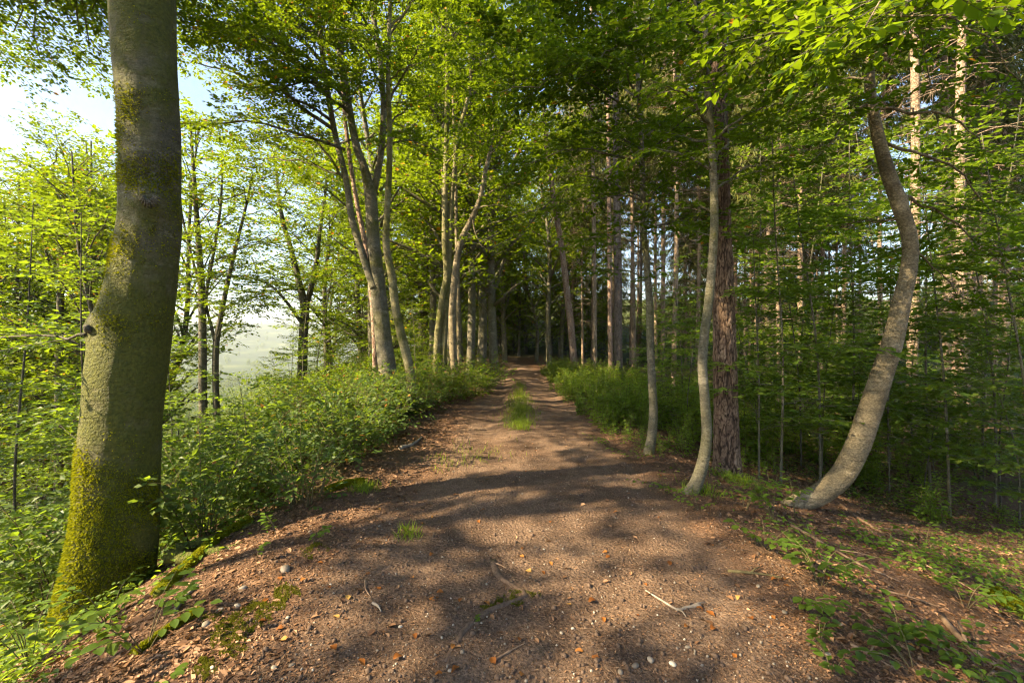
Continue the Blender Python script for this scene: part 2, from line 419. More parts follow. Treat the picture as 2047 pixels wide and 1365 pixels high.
# ------------------------------------------------------------------ terrain
def path_c(y):
    y = np.asarray(y, float)
    return 0.22 + 0.012 * y - 0.012 * np.clip(y - 21, 0, 20) ** 1.7
def left_edge(y):
    return np.interp(y, [-10, 3, 5, 8, 11, 16, 25, 60, 300], [-1.2, -1.35, -1.75, -2.2, -3.4, -4.8, -6.0, -8, -14])
def right_edge(y):
    return np.interp(y, [-10, 4, 8, 14, 25, 60], [1.7, 1.9, 2.3, 3.2, 4.5, 6.0])
def base_h(x, y):
    x, y = np.asarray(x, float), np.asarray(y, float)
    u = np.clip(left_edge(y) - x, 0, None)
    drop = np.where(u < 1.8, 0.165 * u * u, 0.165 * 3.24 + 0.594 * (u - 1.8))
    drop = 62 * (1 - np.exp(-drop / 62.0))
    z = -drop
    w = np.clip(x - right_edge(y), 0, None)
    z = z - 1.55 * (1 - np.exp(-(w * 0.24) ** 1.25)) * (1 - 0.45 * smooth(14, 30, y))
    # raised bank on the left, from the middle distance on
    c = path_c(y)
    z = z + 0.42 * np.exp(-((x - (c - 2.9)) / 1.1) ** 2) * smooth(9, 15, y) * (1 - smooth(30, 40, y))
    z = z + 0.03 * np.clip(y - 29, 0, 60) + 0.16 * np.clip(y - 44, 0, 70) * smooth(-16, -2, x - left_edge(y))
    # far country: valley floor and hills
    r = np.hypot(x, y)
    far = smooth(150, 900, r)
    hills = 62 + 26 * fbm2(x, y, 1 / 900.0, 3, 3.0) + 78 * smooth(1300, 2500, r)
    z = z + far * smooth(-60, -300, x) * hills * smooth(500, 2300, r)
    return z
def gz(x, y):
    x, y = np.asarray(x, float), np.asarray(y, float)
    z = base_h(x, y)
    near = 1 - smooth(25, 70, np.hypot(x, y))
    off = x - path_c(y)
    onp = np.exp(-(off / 1.7) ** 4)
    rough = 0.055 * fbm2(x, y, 0.9, 3) + 0.02 * fbm2(x, y, 4.0, 3, 5.0)
    lump = 0.10 * fbm2(x, y, 0.45, 3, 9.0)
    z = z + near * (rough * (0.5 + 0.5 * (1 - onp)) + lump * (1 - onp))
    ruts = np.exp(-((np.abs(off) - 0.78) / 0.3) ** 2)
    z = z - near * onp * smooth(6, 9, y) * 0.05 * ruts + near * smooth(7.5, 9, y) * (1 - smooth(17, 22, y)) * 0.05 * np.exp(-((off + 0.12) / 0.3) ** 2)
    return z
def GZ(x, y): return float(gz(np.array([x]), np.array([y]))[0])
def G(px, py):
    """where the ray of a photo pixel meets the ground"""
    dx, dz = (px - CX) / F, -(py - CY) / F
    d = np.concatenate([np.linspace(1.2, 14, 110), np.linspace(14.3, 40, 60), np.linspace(41, 120, 40)])
    h = CAMZ + dz * d - gz(dx * d, d)
    k = int(np.argmax(h < 0))
    if h[k] >= 0: k = len(d) - 1
    if k:
        d = np.linspace(d[k - 1], d[k], 24); h = CAMZ + dz * d - gz(dx * d, d); k = int(np.argmax(h < 0)) or 23
    return np.array([dx * d[k], d[k], CAMZ + dz * d[k]])
def axis(a, b, step, far, g):
    n = np.arange(a, b + 1e-6, step); out = [n]
    s, p = step, b; hi = []
    while p < far[1]: s *= g; p += s; hi.append(p)
    s, p = step, a; lo = []
    while p > far[0]: s *= g; p -= s; lo.append(p)
    return np.concatenate([lo[::-1], n, hi])
gx = axis(-5.5, 5.5, 0.06, (-4500, 3000), 1.13)
gy = axis(0.6, 9.0, 0.055, (-300, 5000), 1.055)
X, Y = np.meshgrid(gx, gy)
Z = gz(X, Y)
nx, ny = len(gx), len(gy)
ii = (np.arange(ny - 1)[:, None] * nx + np.arange(nx - 1)[None]).ravel()
Q = np.stack([ii, ii + 1, ii + nx + 1, ii + nx], -1)
def surf(X, Y):
    off = X - path_c(Y)
    wl = np.interp(Y, [0, 4, 8, 12, 20, 40], [1.5, 1.6, 1.45, 1.35, 1.2, 1.1])
    wr = np.interp(Y, [0, 4, 8, 12, 20, 40], [1.5, 1.5, 1.25, 1.2, 1.0, 1.0])
    n = 0.35 * fbm2(X, Y, 1.1, 3, 2.0)
    e = np.where(off < 0, -off / wl, off / wr) + n
    R = 1 - smooth(0.8, 1.15, e)
    Gn = smooth(0.1, 0.5, fbm2(X, Y, 0.35, 4, 7.0) + 0.12) * (1 - R) * 0.75
    Gn = Gn * np.where(X < 0, smooth(1.5, 3.5, -off), smooth(2.2, 4.5, off))
    west = smooth(8, 40, left_edge(Y) - X)
    B = smooth(60, 140, np.hypot(X, Y)) * west
    Gn = np.maximum(Gn, smooth(34, 46, np.hypot(X, Y)) * (1 - west) * 0.9)
    return np.stack([R, Gn, B, np.ones_like(R)], -1)
me = mk_mesh('ground', np.stack([X, Y, Z], -1).reshape(-1, 3), [Q], M['ground'], True, {'surf': surf(X, Y).reshape(-1, 4)})
o = obj('ground', me, kind='structure')
# the dirt path: its own sheet, laid on the ground, edges dipping into it
py_ = np.concatenate([np.arange(-4, 1, 0.25), np.arange(1, 12, 0.07), np.arange(12, 42, 0.25)])
ps = np.linspace(-1, 1, 61)
S, PY = np.meshgrid(ps, py_)
half = np.interp(PY, [0, 4, 8, 12, 20, 40], [1.55, 1.6, 1.4, 1.3, 1.15, 1.05])
PX = path_c(PY) + S * half
edge = smooth(0.62, 0.98, np.abs(S) + 0.28 * fbm2(PX, PY, 1.3, 3, 21.0))
lump = 0.018 * fbm2(PX, PY, 3.2, 4, 31.0) + 0.010 * fbm2(PX, PY, 11.0, 3, 33.0)
PZ = gz(PX, PY) + 0.016 + lump - 0.06 * edge
n2 = len(ps); i2 = (np.arange(len(py_) - 1)[:, None] * n2 + np.arange(n2 - 1)[None]).ravel()
pcol = np.stack([np.ones_like(PX), 0 * PX, 0 * PX, np.ones_like(PX)], -1)
obj('dirt_path', mk_mesh('dirt_path', np.stack([PX, PY, PZ], -1).reshape(-1, 3), [np.stack([i2, i2 + 1, i2 + n2 + 1, i2 + n2], -1)], M['ground'], True, {'surf': pcol.reshape(-1, 4)}), kind='structure')
def on_path(x, y):
    return np.abs(np.asarray(x) - path_c(y)) < 1.15
def top(x, y):
    """height of the walkable surface, path sheet included"""
    x, y = np.asarray(x, float), np.asarray(y, float)
    s = (x - path_c(y)) / np.interp(y, [0, 4, 8, 12, 20, 40], [1.55, 1.6, 1.4, 1.3, 1.15, 1.05])
    e = smooth(0.62, 0.98, np.abs(s) + 0.28 * fbm2(x, y, 1.3, 3, 21.0))
    l = 0.018 * fbm2(x, y, 3.2, 4, 31.0) + 0.010 * fbm2(x, y, 11.0, 3, 33.0)
    p = np.where(np.abs(s) <= 1, 0.016 + l - 0.06 * e, -1)
    return gz(x, y) + np.maximum(p, 0)

# ------------------------------------------------------------------ growing things
class Plant:
    def __init__(self, leaf=0.07, shape='kite', width=0.62, tilt=0.38, dens=1.0, twigs=False):
        self.wood, self.lp, self.ld, self.ln, self.ls = Acc(), [], [], [], []
        self.tw0, self.tw1 = [], []
        self.leaf, self.shape, self.width, self.tilt, self.dens, self.twigs = leaf, shape, width, tilt, dens, twigs
    def leaves(self, pos, d, nrm, size):
        self.lp.append(pos); self.ld.append(d); self.ln.append(nrm); self.ls.append(size)
    def limb(self, pts, r0, r1=None, spread=0.42, t0=0.12, sec_step=0.20, twig_step=0.085, twig_len=0.38, flat=0.20, n=8, sides=6, acc=None, droop=0.08):
        """a branch along pts with flat sprays of side shoots, twigs and leaves"""
        pts = catmull(pts, n); L = np.sum(np.linalg.norm(np.diff(pts, axis=0), axis=1))
        wob = RNG.normal(0, 0.012 * L, pts.shape); wob[0] = 0; wob[-1] *= 0.5
        pts = pts + wob
        r1 = r0 * 0.2 if r1 is None else r1
        rr = r0 + (r1 - r0) * np.linspace(0, 1, n)
        (acc or self.wood).add(*tube(pts, rr, sides))
        m = max(2, int(L * (1 - t0) / sec_step * self.dens))
        ts = np.clip(np.linspace(t0, 0.985, m) + RNG.normal(0, 0.3 / m, m), 0.02, 0.99)
        T = unit(np.gradient(pts, axis=0))
        for k, t in enumerate(ts):
            f = t * (n - 1); i = min(int(f), n - 2); p = pts[i] + (pts[i + 1] - pts[i]) * (f - i); d = unit(T[i])
            side = unit(np.cross(d, [0, 0, 1.0]) + 1e-6) * (1 if k % 2 else -1)
            a = math.radians(RNG.uniform(35, 68))
            sd = unit(d * math.cos(a) + side * math.sin(a) + np.array([0, 0, RNG.normal(0.02, flat)]))
            sl = L * spread * (0.25 + 0.95 * (1 - t) ** 0.75) * RNG.uniform(0.6, 1.2)
            self.shoot(p, sd, max(sl, 0.25), max(rr[i] * 0.4, 0.003), twig_step, twig_len, flat, droop)
        return pts
    def shoot(self, p, sd, sl, r, twig_step, twig_len, flat, droop):
        u = np.linspace(0, 1, 4)[:, None]
        q = p + sd * sl * u + np.array([0, 0, -1.0]) * droop * sl * u * u
        self.wood.add(*tube(q, np.linspace(r, max(r * 0.3, 0.0015), 4), 3, False))
        k = max(2, int(sl / twig_step * self.dens))
        tt = np.clip(np.linspace(0.1, 1.0, k) + RNG.normal(0, 0.25 / k, k), 0.03, 1)[:, None]
        b = p + sd * sl * tt + np.array([0, 0, -1.0]) * droop * sl * tt * tt
        sg = np.where(np.arange(k) % 2 == 0, 1.0, -1.0)[:, None]
        s2 = unit(np.cross(sd, [0, 0, 1.0]) + 1e-6)
        a = np.radians(RNG.uniform(25, 65, (k, 1)))
        td = unit(sd * np.cos(a) + s2 * sg * np.sin(a) + np.concatenate([np.zeros((k, 2)), RNG.normal(-0.05, flat * 1.3, (k, 1))], 1))
        tl = twig_len * RNG.uniform(0.5, 1.25, (k, 1)) * (1.1 - 0.5 * tt)
        if self.twigs:
            self.tw0.append(b); self.tw1.append(b + td * tl)
        nl = max(3, int(twig_len / (self.leaf * 0.55)))
        lt = np.linspace(0.12, 1.0, nl)[None, :, None]
        lp = b[:, None] + td[:, None] * tl[:, None] * lt
        ls = np.where(np.arange(nl) % 2 == 0, 1.0, -1.0)[None, :, None]
        s3 = unit(np.cross(td, [0, 0, 1.0]) + 1e-6)[:, None]
        la = np.radians(RNG.uniform(30, 75, (k, nl, 1))); la[:, -1] *= 0.15
        ld = td[:, None] * np.cos(la) + s3 * ls * np.sin(la)
        ld = ld + RNG.normal(0, 0.16, ld.shape); ld[..., 2] -= 0.10
        ln = np.concatenate([RNG.normal(0, self.tilt, (k, nl, 2)), np.ones((k, nl, 1))], 2)
        sz = self.leaf * RNG.uniform(0.65, 1.2, (k, nl))
        self.leaves(lp.reshape(-1, 3), ld.reshape(-1, 3), ln.reshape(-1, 3), sz.ravel())
    def crown_mesh(self, name, mat, off=(0, 0, 0), keep=1.0):
        p, d, nn, s = (np.concatenate(a) for a in (self.lp, self.ld, self.ln, self.ls))
        if keep < 1:
            m = RNG.random(len(p)) < keep; p, d, nn, s = p[m], d[m], nn[m], s[m]
        V, Fq = leaf_geo(p - np.asarray(off), d, nn, s, self.shape, self.width)
        return mk_mesh(name, V, [Fq], mat)
    def wood_mesh(self, name, mat, off=(0, 0, 0)):
        if self.tw0:
            self.wood.add(*sticks(np.concatenate(self.tw0), np.concatenate(self.tw1), 0.0022))
        return self.wood.mesh(name, mat, True, off)

def px_trunk(spec, D, stretch=True):
    """spec: (x, y, width) in photo pixels, D one depth or one per point -> points, radii"""
    D = np.broadcast_to(np.asarray(D, float), (len(spec),))
    pts = np.array([P(a, b, d) for (a, b, w), d in zip(spec, D)])
    rad = []
    for (a, b, w), d in zip(spec, D):
        c = F / math.hypot(F, a - CX)
        rad.append(w * 0.5 / F * d * (c if stretch else 1))
    return pts, np.array(rad)
def rough_tube(pts, rad, n, rows, amp=0.03, flare=0.0, flare_h=0.6, lobes=5, seed=0.0, bumps=()):
    """trunk surface with knobbly relief and a root flare"""
    P0 = catmull(pts, rows); R0 = np.interp(np.linspace(0, 1, rows), np.linspace(0, 1, len(rad)), rad)
    T, N, B = frames(P0)
    a = np.linspace(0, 2 * math.pi, n, endpoint=False)
    dirs = np.cos(a)[None, :, None] * N[:, None] + np.sin(a)[None, :, None] * B[:, None]
    s = np.concatenate([[0], np.cumsum(np.linalg.norm(np.diff(P0, axis=0), axis=1))])
    ax = np.broadcast_to(a[None], (rows, n)); sx = np.broadcast_to(s[:, None], (rows, n))
    q = np.stack([np.cos(ax) * 1.3 + seed, np.sin(ax) * 1.3, sx * 1.1], -1)
    R = R0[:, None] * (1 + amp * 1.8 * fbm(q, 3) + amp * 0.5 * fbm(q * 4.3, 3))
    if flare:
        h = np.exp(-s / flare_h)[:, None]
        R = R * (1 + flare * h * (0.55 + 0.45 * np.sin(ax * lobes + seed + 1.5 * fbm(q * 0.7, 2))))
    V = P0[:, None] + dirs * R[..., None]
    for (c, r, h) in bumps:
        dd = np.linalg.norm(V - np.asarray(c), axis=-1)
        V = V + dirs * (h * np.exp(-(dd / r) ** 2))[..., None]
    i = np.arange(rows - 1)[:, None] * n; j = np.arange(n)[None]; k = (j + 1) % n
    Qd = np.stack([i + j, i + k, i + n + k, i + n + j], -1).reshape(-1, 4)
    return V.reshape(-1, 3), Qd, P0, R0


# ------------------------------------------------------------------ the named trees
def tree(name, label, cat, base, group=None):
    t = empty(name, tuple(base))
    return tag(t, label, cat, group)
def beech(label, spec, D, bark, limbs=(), leafmat='leaf_over_shaded', leaf=0.075, n=20, rows=70, amp=0.03, flare=0.5, flare_h=0.5, extra=(), name='beech_tree', dens=1.0,
          shape='kite', twigs=False, below=0.35, up=None, bumps=(), cat='tree', tilt=0.38, spread=0.42, sec_step=0.20, lobes=5, group=None, near_leaves=0, auto=None):
    """a tree drawn over its photo outline: spec from the foot up; limbs: (x0, y0, d0, x1, y1, d1, r[, spread])"""
    pts, rad = px_trunk(spec, D)
    base = pts[0].copy(); base[2] = GZ(base[0], base[1])
    foot = pts[0] - unit(pts[1] - pts[0]) * below
    if foot[2] > base[2] - 0.15: foot = np.array([foot[0], foot[1], base[2] - 0.25])
    pts = np.vstack([foot, pts]); rad = np.concatenate([[rad[0] * 1.02], rad])
    if up is not None:
        pts = np.vstack([pts, [np.asarray(u[:3]) for u in up]]); rad = np.concatenate([rad, [u[3] for u in up]])
    V, Qd, P0, R0 = rough_tube(pts, rad, n, rows, amp, flare, flare_h, lobes, RNG.uniform(0, 9), bumps)
    t = tree(name, label, cat, base, group)
    tr = Acc(); tr.add(V, Qd)
    for es, eD in extra:                       # further stems of the same tree
        ep, er = px_trunk(es, eD)
        v, q, _, _ = rough_tube(ep, er, max(8, n // 2), rows, amp, 0, 1, 3, RNG.uniform(0, 9)); tr.add(v, q)
    obj('trunk', tr.mesh('trunk', bark, True, base), t)
    if limbs:
        pl = Plant(leaf, shape, 0.62, tilt, dens, twigs)
        for lb in limbs:
            a, b = P(*lb[:3]), P(*lb[3:6]); L = np.linalg.norm(b - a)
            mid = (a + b) / 2 + np.array([RNG.normal(0, 0.05), RNG.normal(0, 0.05), 0.09]) * L
            acc = Acc()
            pl.limb([a, mid, b], lb[6], spread=lb[7] if len(lb) > 7 else spread, sec_step=sec_step, acc=acc, n=10, sides=7)
            obj('branch', acc.mesh('branch', bark, True, base), t)
        if auto:
            stems = [pts[2:]] + [px_trunk(es, eD)[0] for es, eD in extra]; au = Acc()
            for sp in stems:
                sp = catmull(sp, 40)
                for k in range(auto[0]):
                    i = int(40 * (auto[2] + (1 - auto[2]) * (k + RNG.random()) / auto[0])); i = min(i, 39); az = k * 2.4 + RNG.normal(0, 0.4); L = auto[1] * RNG.uniform(0.6, 1.2)
                    d = np.array([math.cos(az), math.sin(az), RNG.uniform(0.1, 0.7)])
                    pl.limb([sp[i], sp[i] + d * L * 0.55, sp[i] + d * L - [0, 0, 0.1 * L]], 0.018, 0.004, 0.5, sec_step=0.26, twig_step=0.12, twig_len=0.42, acc=pl.wood, n=7, sides=5)
        obj('twigs', pl.wood_mesh('twigs', M['bark_dark'], base), t, kind='stuff')
        if near_leaves: pick_leaves(pl, near_leaves, base, t, M[leafmat])
        obj('crown', pl.crown_mesh('crown', M[leafmat], base), t, kind='stuff')
    return t

def leaf_blade(name, width=0.62, curl=0.10):
    """one leaf of unit length with a folded midrib and wavy edge"""
    u = np.array([0, 0.1, 0.25, 0.42, 0.6, 0.78, 0.92, 1.0]); w = np.array([0.02, 0.22, 0.43, 0.5, 0.46, 0.32, 0.14, 0.0]) * width
    mid = np.stack([u, 0 * u, -curl * u * u], -1); wav = 0.02 * np.sin(np.arange(8) * 2.2)
    V = np.vstack([mid, mid + np.stack([0 * u, w, 0.28 * w + wav], -1), mid + np.stack([0 * u, -w, 0.28 * w - wav], -1)])
    i = np.arange(7)
    return mk_mesh(name, V, [np.stack([i, i + 1, i + 9, i + 8], -1), np.stack([i + 1, i, i + 16, i + 17], -1)], None, True)
BLADE = [leaf_blade('leaf', 0.62, 0.08), leaf_blade('leaf', 0.68, 0.18), leaf_blade('leaf', 0.56, 0.02)]
BLADES = {}
def blades(mat):
    if mat.name not in BLADES:
        BLADES[mat.name] = []
        for b in BLADE:
            c = b.copy(); c.materials.append(mat); BLADES[mat.name].append(c)
    return BLADES[mat.name]
from mathutils import Matrix
def put_leaf(parent, base, p, d, nrm, size, mat, name='leaf'):
    d = unit(d); nrm = unit(nrm - d * (nrm @ d)); s = np.cross(nrm, d)
    o = obj(name, blades(mat)[int(RNG.integers(0, 3))], parent)
    m = np.eye(4); m[:3, 0], m[:3, 1], m[:3, 2], m[:3, 3] = d * size, s * size, nrm * size, p - base
    o.matrix_local = Matrix(m.tolist())
    return o
def pick_leaves(pl, count, base, t, mat):
    """the leaves that show largest become objects of their own"""
    A_ = [np.concatenate(a) for a in (pl.lp, pl.ld, pl.ln, pl.ls)]
    p = A_[0]; y = np.maximum(p[:, 1], 0.3)
    vis = (p[:, 1] > 0.5) & (np.abs(p[:, 0] / y) < 1.15) & (np.abs((p[:, 2] - CAMZ) / y) < 0.77)
    big = np.where(vis, A_[3] / y, 0); k = np.argsort(-big)[:count]
    for j in k: put_leaf(t, base, p[j], A_[1][j], A_[2][j], A_[3][j], mat)
    m = np.ones(len(p), bool); m[k] = False
    pl.lp, pl.ld, pl.ln, pl.ls = [A_[0][m]], [A_[1][m]], [A_[2][m]], [A_[3][m]]

# --- the big mossy beech on the left
D1 = 4.1
knot = P(300, 390, 3.86)
spec = [(203, 1260, 215), (215, 1180, 205), (228, 1090, 192), (236, 1020, 182), (240, 930, 174), (246, 840, 168), (254, 750, 170), (266, 660, 164), (285, 560, 148), (299, 450, 135), (300, 385, 128), (301, 300, 126), (296, 200, 128), (289, 100, 134), (286, 0, 137), (290, -120, 132)]
t1 = beech('huge mossy beech trunk with a knot standing on the left bank', spec, D1, M['bark_big'], n=72, rows=260, amp=0.035, flare=0.35, flare_h=0.55, below=0.9, lobes=4,
      up=[(*(P(300, -300, 4.2)), 0.2), (*(P(320, -700, 4.4)), 0.15), (*(P(300, -1300, 4.6)), 0.07)],
      bumps=[(knot, 0.13, 0.10), (knot + np.array([0, 0, -0.09]), 0.05, -0.03), (P(196, 655, 4.0), 0.13, 0.06), (P(262, 900, 3.8), 0.12, 0.02)],
      limbs=[(300, -500, 4.3, -500, -250, 5.5, 0.06), (310, -600, 4.4, 900, -900, 5.0, 0.06), (300, -900, 4.5, 100, -1500, 8.0, 0.06), (300, -800, 4.5, 500, -1800, 2.5, 0.05),
             (300, -400, 4.3, -260, 20, 7.4, 0.05), (300, -420, 4.3, 60, -10, 8.6, 0.05), (310, -500, 4.4, 240, -60, 9.0, 0.05), (300, -1000, 4.5, -900, -900, 3.0, 0.05), (320, -1100, 4.5, 1500, -1800, 4.5, 0.05), (300, -400, 4.3, -60, 90, 8.4, 0.05), (300, -420, 4.3, 160, 60, 7.6, 0.05), (300, -500, 4.3, -320, -60, 6.4, 0.05), (300, -480, 4.3, 120, -70, 6.8, 0.05), (300, -450, 4.3, 20, 60, 7.4, 0.04), (300, -450, 4.3, 100, 20, 6.9, 0.04), (300, -430, 4.3, 185, 105, 8.0, 0.04), (300, -450, 4.3, -60, 100, 7.4, 0.04), (300, -440, 4.3, 80, 110, 8.3, 0.04), (300, -460, 4.3, 190, 20, 7.2, 0.04)],
      leafmat='leaf_over_shaded', leaf=0.08, dens=0.9)
# bark callus of the knot, side stub with a thin horizontal branch, surface roots
acc = Acc()
for k in range(9):
    a = math.radians(200 + k * 18); c = knot + np.array([0.06, -0.09, -0.03])
    p = [c + 0.035 * np.array([math.cos(a), 0, math.sin(a)]), c + np.array([0.10 * math.cos(a), 0.025, 0.10 * math.sin(a)])]
    acc.add(*tube(p, [0.014, 0.006], 6))
obj('knot', acc.mesh('knot', M['bark_dark'], True, np.array(t1.location)), [c for c in t1.children if c.name.startswith('trunk')][0], kind='stuff')
for (w, r) in [([(-3.05, 4.05, 0.10), (-2.80, 4.0, 0.01), (-2.5, 4.05, -0.02), (-2.15, 4.2, -0.06)], 0.06), ([(-3.1, 4.2, 0.12), (-2.8, 4.42, 0.01), (-2.5, 4.65, -0.04)], 0.055)]:
    p = catmull([np.array([x, y, GZ(x, y) + h]) for x, y, h in w], 14)
    A_ = Acc(); A_.add(*tube(p, np.linspace(r, 0.02, 14) * (1 + 0.12 * RNG.normal(0, 1, 14)), 10))
    obj('root', A_.mesh('root', M['bark_big'], True, np.array(t1.location)), t1)
# moss fur on the lower trunk
def moss_fur(mesh_obj, count, test, ln=0.018):
    me = mesh_obj.data
    V = np.empty(len(me.vertices) * 3); me.vertices.foreach_get('co', V); V = V.reshape(-1, 3)
    Nn = np.empty(len(me.vertices) * 3); me.vertices.foreach_get('normal', Nn); Nn = Nn.reshape(-1, 3)
    f = np.array([p.vertices[:] for p in me.polygons if len(p.vertices) == 4])
    w = np.linalg.norm(np.cross(V[f[:, 1]] - V[f[:, 0]], V[f[:, 3]] - V[f[:, 0]]), axis=1)
    k = RNG.choice(len(f), count, p=w / w.sum()); a, b = RNG.random((2, count, 1))
    p = (V[f[k, 0]] * (1 - a) + V[f[k, 1]] * a) * (1 - b) + (V[f[k, 3]] * (1 - a) + V[f[k, 2]] * a) * b
    nn = Nn[f[k, 0]]
    m = test(p + np.array(mesh_obj.parent.location if mesh_obj.parent else mesh_obj.location), nn); p, nn = p[m], nn[m]
    N = len(p); d = unit(nn + RNG.normal(0, 0.45, (N, 3)) + np.array([0, 0, -0.25]))
    side = RNG.normal(0, 1, (N, 3))
    return leaf_geo(p - nn * 0.003, d, side, ln * RNG.uniform(0.5, 1.4, N), 'kite', 0.42, 0.0)
def t1_moss(w, nn):
    px = CX + w[:, 0] / w[:, 1] * F; py = CY - (w[:, 2] - CAMZ) / w[:, 1] * F
    n = fbm(w * 3.2, 4); n2 = fbm(w * 1.3 + 5, 3); front = (w[:, 1] < 4.15)
    lo = smooth(720, 1180, py) * 1.5 + 0.9 * n + 0.7 * n2 - 0.40 - 1.2 * np.exp(-(((px - 300) / 40) ** 2 + ((py - 1085) / 45) ** 2))
    hi = 0.42 * np.exp(-(((py - 290) / 170) ** 2)) + 0.8 * n + 0.9 * n2 - 0.32 - 0.25 * smooth(240, 340, px)
    knt = 0.9 * np.exp(-(((px - 290) / 60) ** 2 + ((py - 350) / 30) ** 2)) + 0.4 * n
    return front & (np.maximum(np.maximum(lo, hi), knt) > RNG.uniform(0.0, 0.75, len(w)))
tk = [c for c in t1.children if c.name.startswith('trunk')][0]
V, Fq = moss_fur(tk, 300000, t1_moss, 0.022)
obj('moss', mk_mesh('moss', V, [Fq], M['mossblade']), tk, kind='stuff')
stub = Acc(); p = catmull([P(200, 655, 3.95), P(178, 660, 3.85), P(172, 650, 3.82)], 6); stub.add(*tube(p, [0.05, 0.045, 0.035, 0.03, 0.028, 0.022], 9))
obj('branch_stub', stub.mesh('branch_stub', M['bark_dark'], True, np.array(t1.location)), tk)
bp = Plant(0.07, 'oval', 0.6, 0.4, 1.0, True); ac = Acc()
bp.limb([P(172, 668, 3.86), P(90, 676, 4.0), P(-120, 668, 4.3)], 0.014, 0.005, 0.3, acc=ac, t0=0.25, sec_step=0.2)
obj('low_branch', ac.mesh('low_branch', M['bark_dark'], True, np.array(t1.location)), t1)
obj('twigs', bp.wood_mesh('twigs', M['bark_dark'], np.array(t1.location)), t1, kind='stuff')
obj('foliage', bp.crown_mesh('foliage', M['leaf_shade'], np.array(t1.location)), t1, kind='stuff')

# --- the forked beech left of the path
D2 = 11.0
beech('tall forked grey beech with three stems rising behind the bushes left of the path',
      [(783, 800, 38.4), (775, 740, 36.0), (767, 680, 33.5), (758, 600, 32.2), (750, 520, 28.5), (744, 450, 26.0), (741, 395, 24.8), (728, 335, 16.1), (712, 290, 15.5), (695, 200, 14.9), (680, 100, 14.9), (668, 0, 13.6)], D2, M['bark'],
      n=24, rows=110, flare=0.25, up=[(*P(655, -150, 6.8), 0.11), (*P(660, -420, 6.8), 0.05)],
      extra=[([(748, 575, 18.6), (735, 540, 16.1), (716, 480, 14.9), (702, 430, 14.3), (692, 360, 13.6), (668, 260, 12.4), (650, 150, 11.2), (640, 60, 9.9), (628, -120, 7.4), (600, -300, 3.7)], 10.9),
             ([(741, 400, 18.6), (752, 360, 14.3), (762, 300, 13.0), (767, 220, 12.4), (760, 120, 11.2), (745, 20, 10.5), (735, -120, 8.1), (745, -350, 3.7)], 11.1)],
      limbs=[(668, 260, 10.9, 380, 120, 9.6, 0.05), (655, 190, 10.9, 400, 30, 9.0, 0.05), (690, 360, 10.9, 560, 240, 10.5, 0.035, 0.2), (650, 130, 10.9, 430, -60, 10.0, 0.05), (640, 60, 10.9, 500, -120, 9.0, 0.05),
             (700, 230, 11, 560, 120, 9.0, 0.04), (680, 100, 11, 560, 20, 9.6, 0.04), (765, 220, 11.1, 850, 80, 10.0, 0.04), (755, 110, 11.1, 870, -60, 10.5, 0.04), (668, 20, 11, 760, -160, 9.0, 0.04), (766, 260, 11.1, 860, 190, 12.0, 0.03),
             (655, 170, 10.9, 520, 200, 9.4, 0.04), (690, 350, 10.9, 480, 330, 12.0, 0.03), (640, 80, 10.9, 300, -120, 8.5, 0.05), (745, 40, 11.1, 800, -180, 9.5, 0.04), (660, 240, 10.9, 470, 170, 8.8, 0.04), (650, 150, 10.9, 380, 60, 8.0, 0.05), (640, 90, 10.9, 450, 60, 7.6, 0.04), (690, 300, 10.9, 400, 250, 9.0, 0.04), (640, 60, 10.9, 560, -60, 7.8, 0.04), (690, 200, 11, 620, 150, 8.6, 0.04), (760, 180, 11.1, 700, 60, 9.0, 0.03), (745, 60, 11.1, 640, -60, 9.2, 0.03), (760, 300, 11.1, 880, 300, 10.2, 0.03), (700, 280, 11, 600, 330, 12.5, 0.03)],
      leafmat='leaf_sun', leaf=0.09, dens=1.25, spread=0.5, auto=(7, 1.7, 0.55))
beech('slender curved beech stem with a broken side branch beside the forked beech',
      [(822, 760, 18.7), (815, 720, 18.7), (800, 660, 18.0), (790, 610, 17.3), (783, 550, 15.8), (772, 490, 14.4), (774, 420, 13.0), (778, 340, 12.2), (779, 260, 10.8), (776, 150, 9.4), (780, 0, 7.9)], 10.4, M['bark_green'], n=18, rows=90, flare=0.2,
      extra=[([(777, 268, 7.9), (795, 264, 7.2), (815, 260, 6.5), (832, 248, 5.8)], 10.35)], limbs=[(776, 120, 10.4, 700, 30, 9.5, 0.03), (778, 60, 10.4, 880, -40, 10.5, 0.03), (777, 160, 10.4, 850, 120, 9.2, 0.02)], leafmat='leaf_sun', leaf=0.08)
beech('thin pinkish pine stem leaning behind the forked beech', [(752, 790, 13.6), (751, 740, 12.8), (748, 650, 12.0), (741, 560, 11.2), (733, 500, 10.4), (718, 430, 9.6), (704, 350, 8.8), (690, 240, 8.0), (680, 120, 6.4)], 11.9, M['bark_pinkish'], n=14, rows=60, flare=0.1, name='pine_tree')
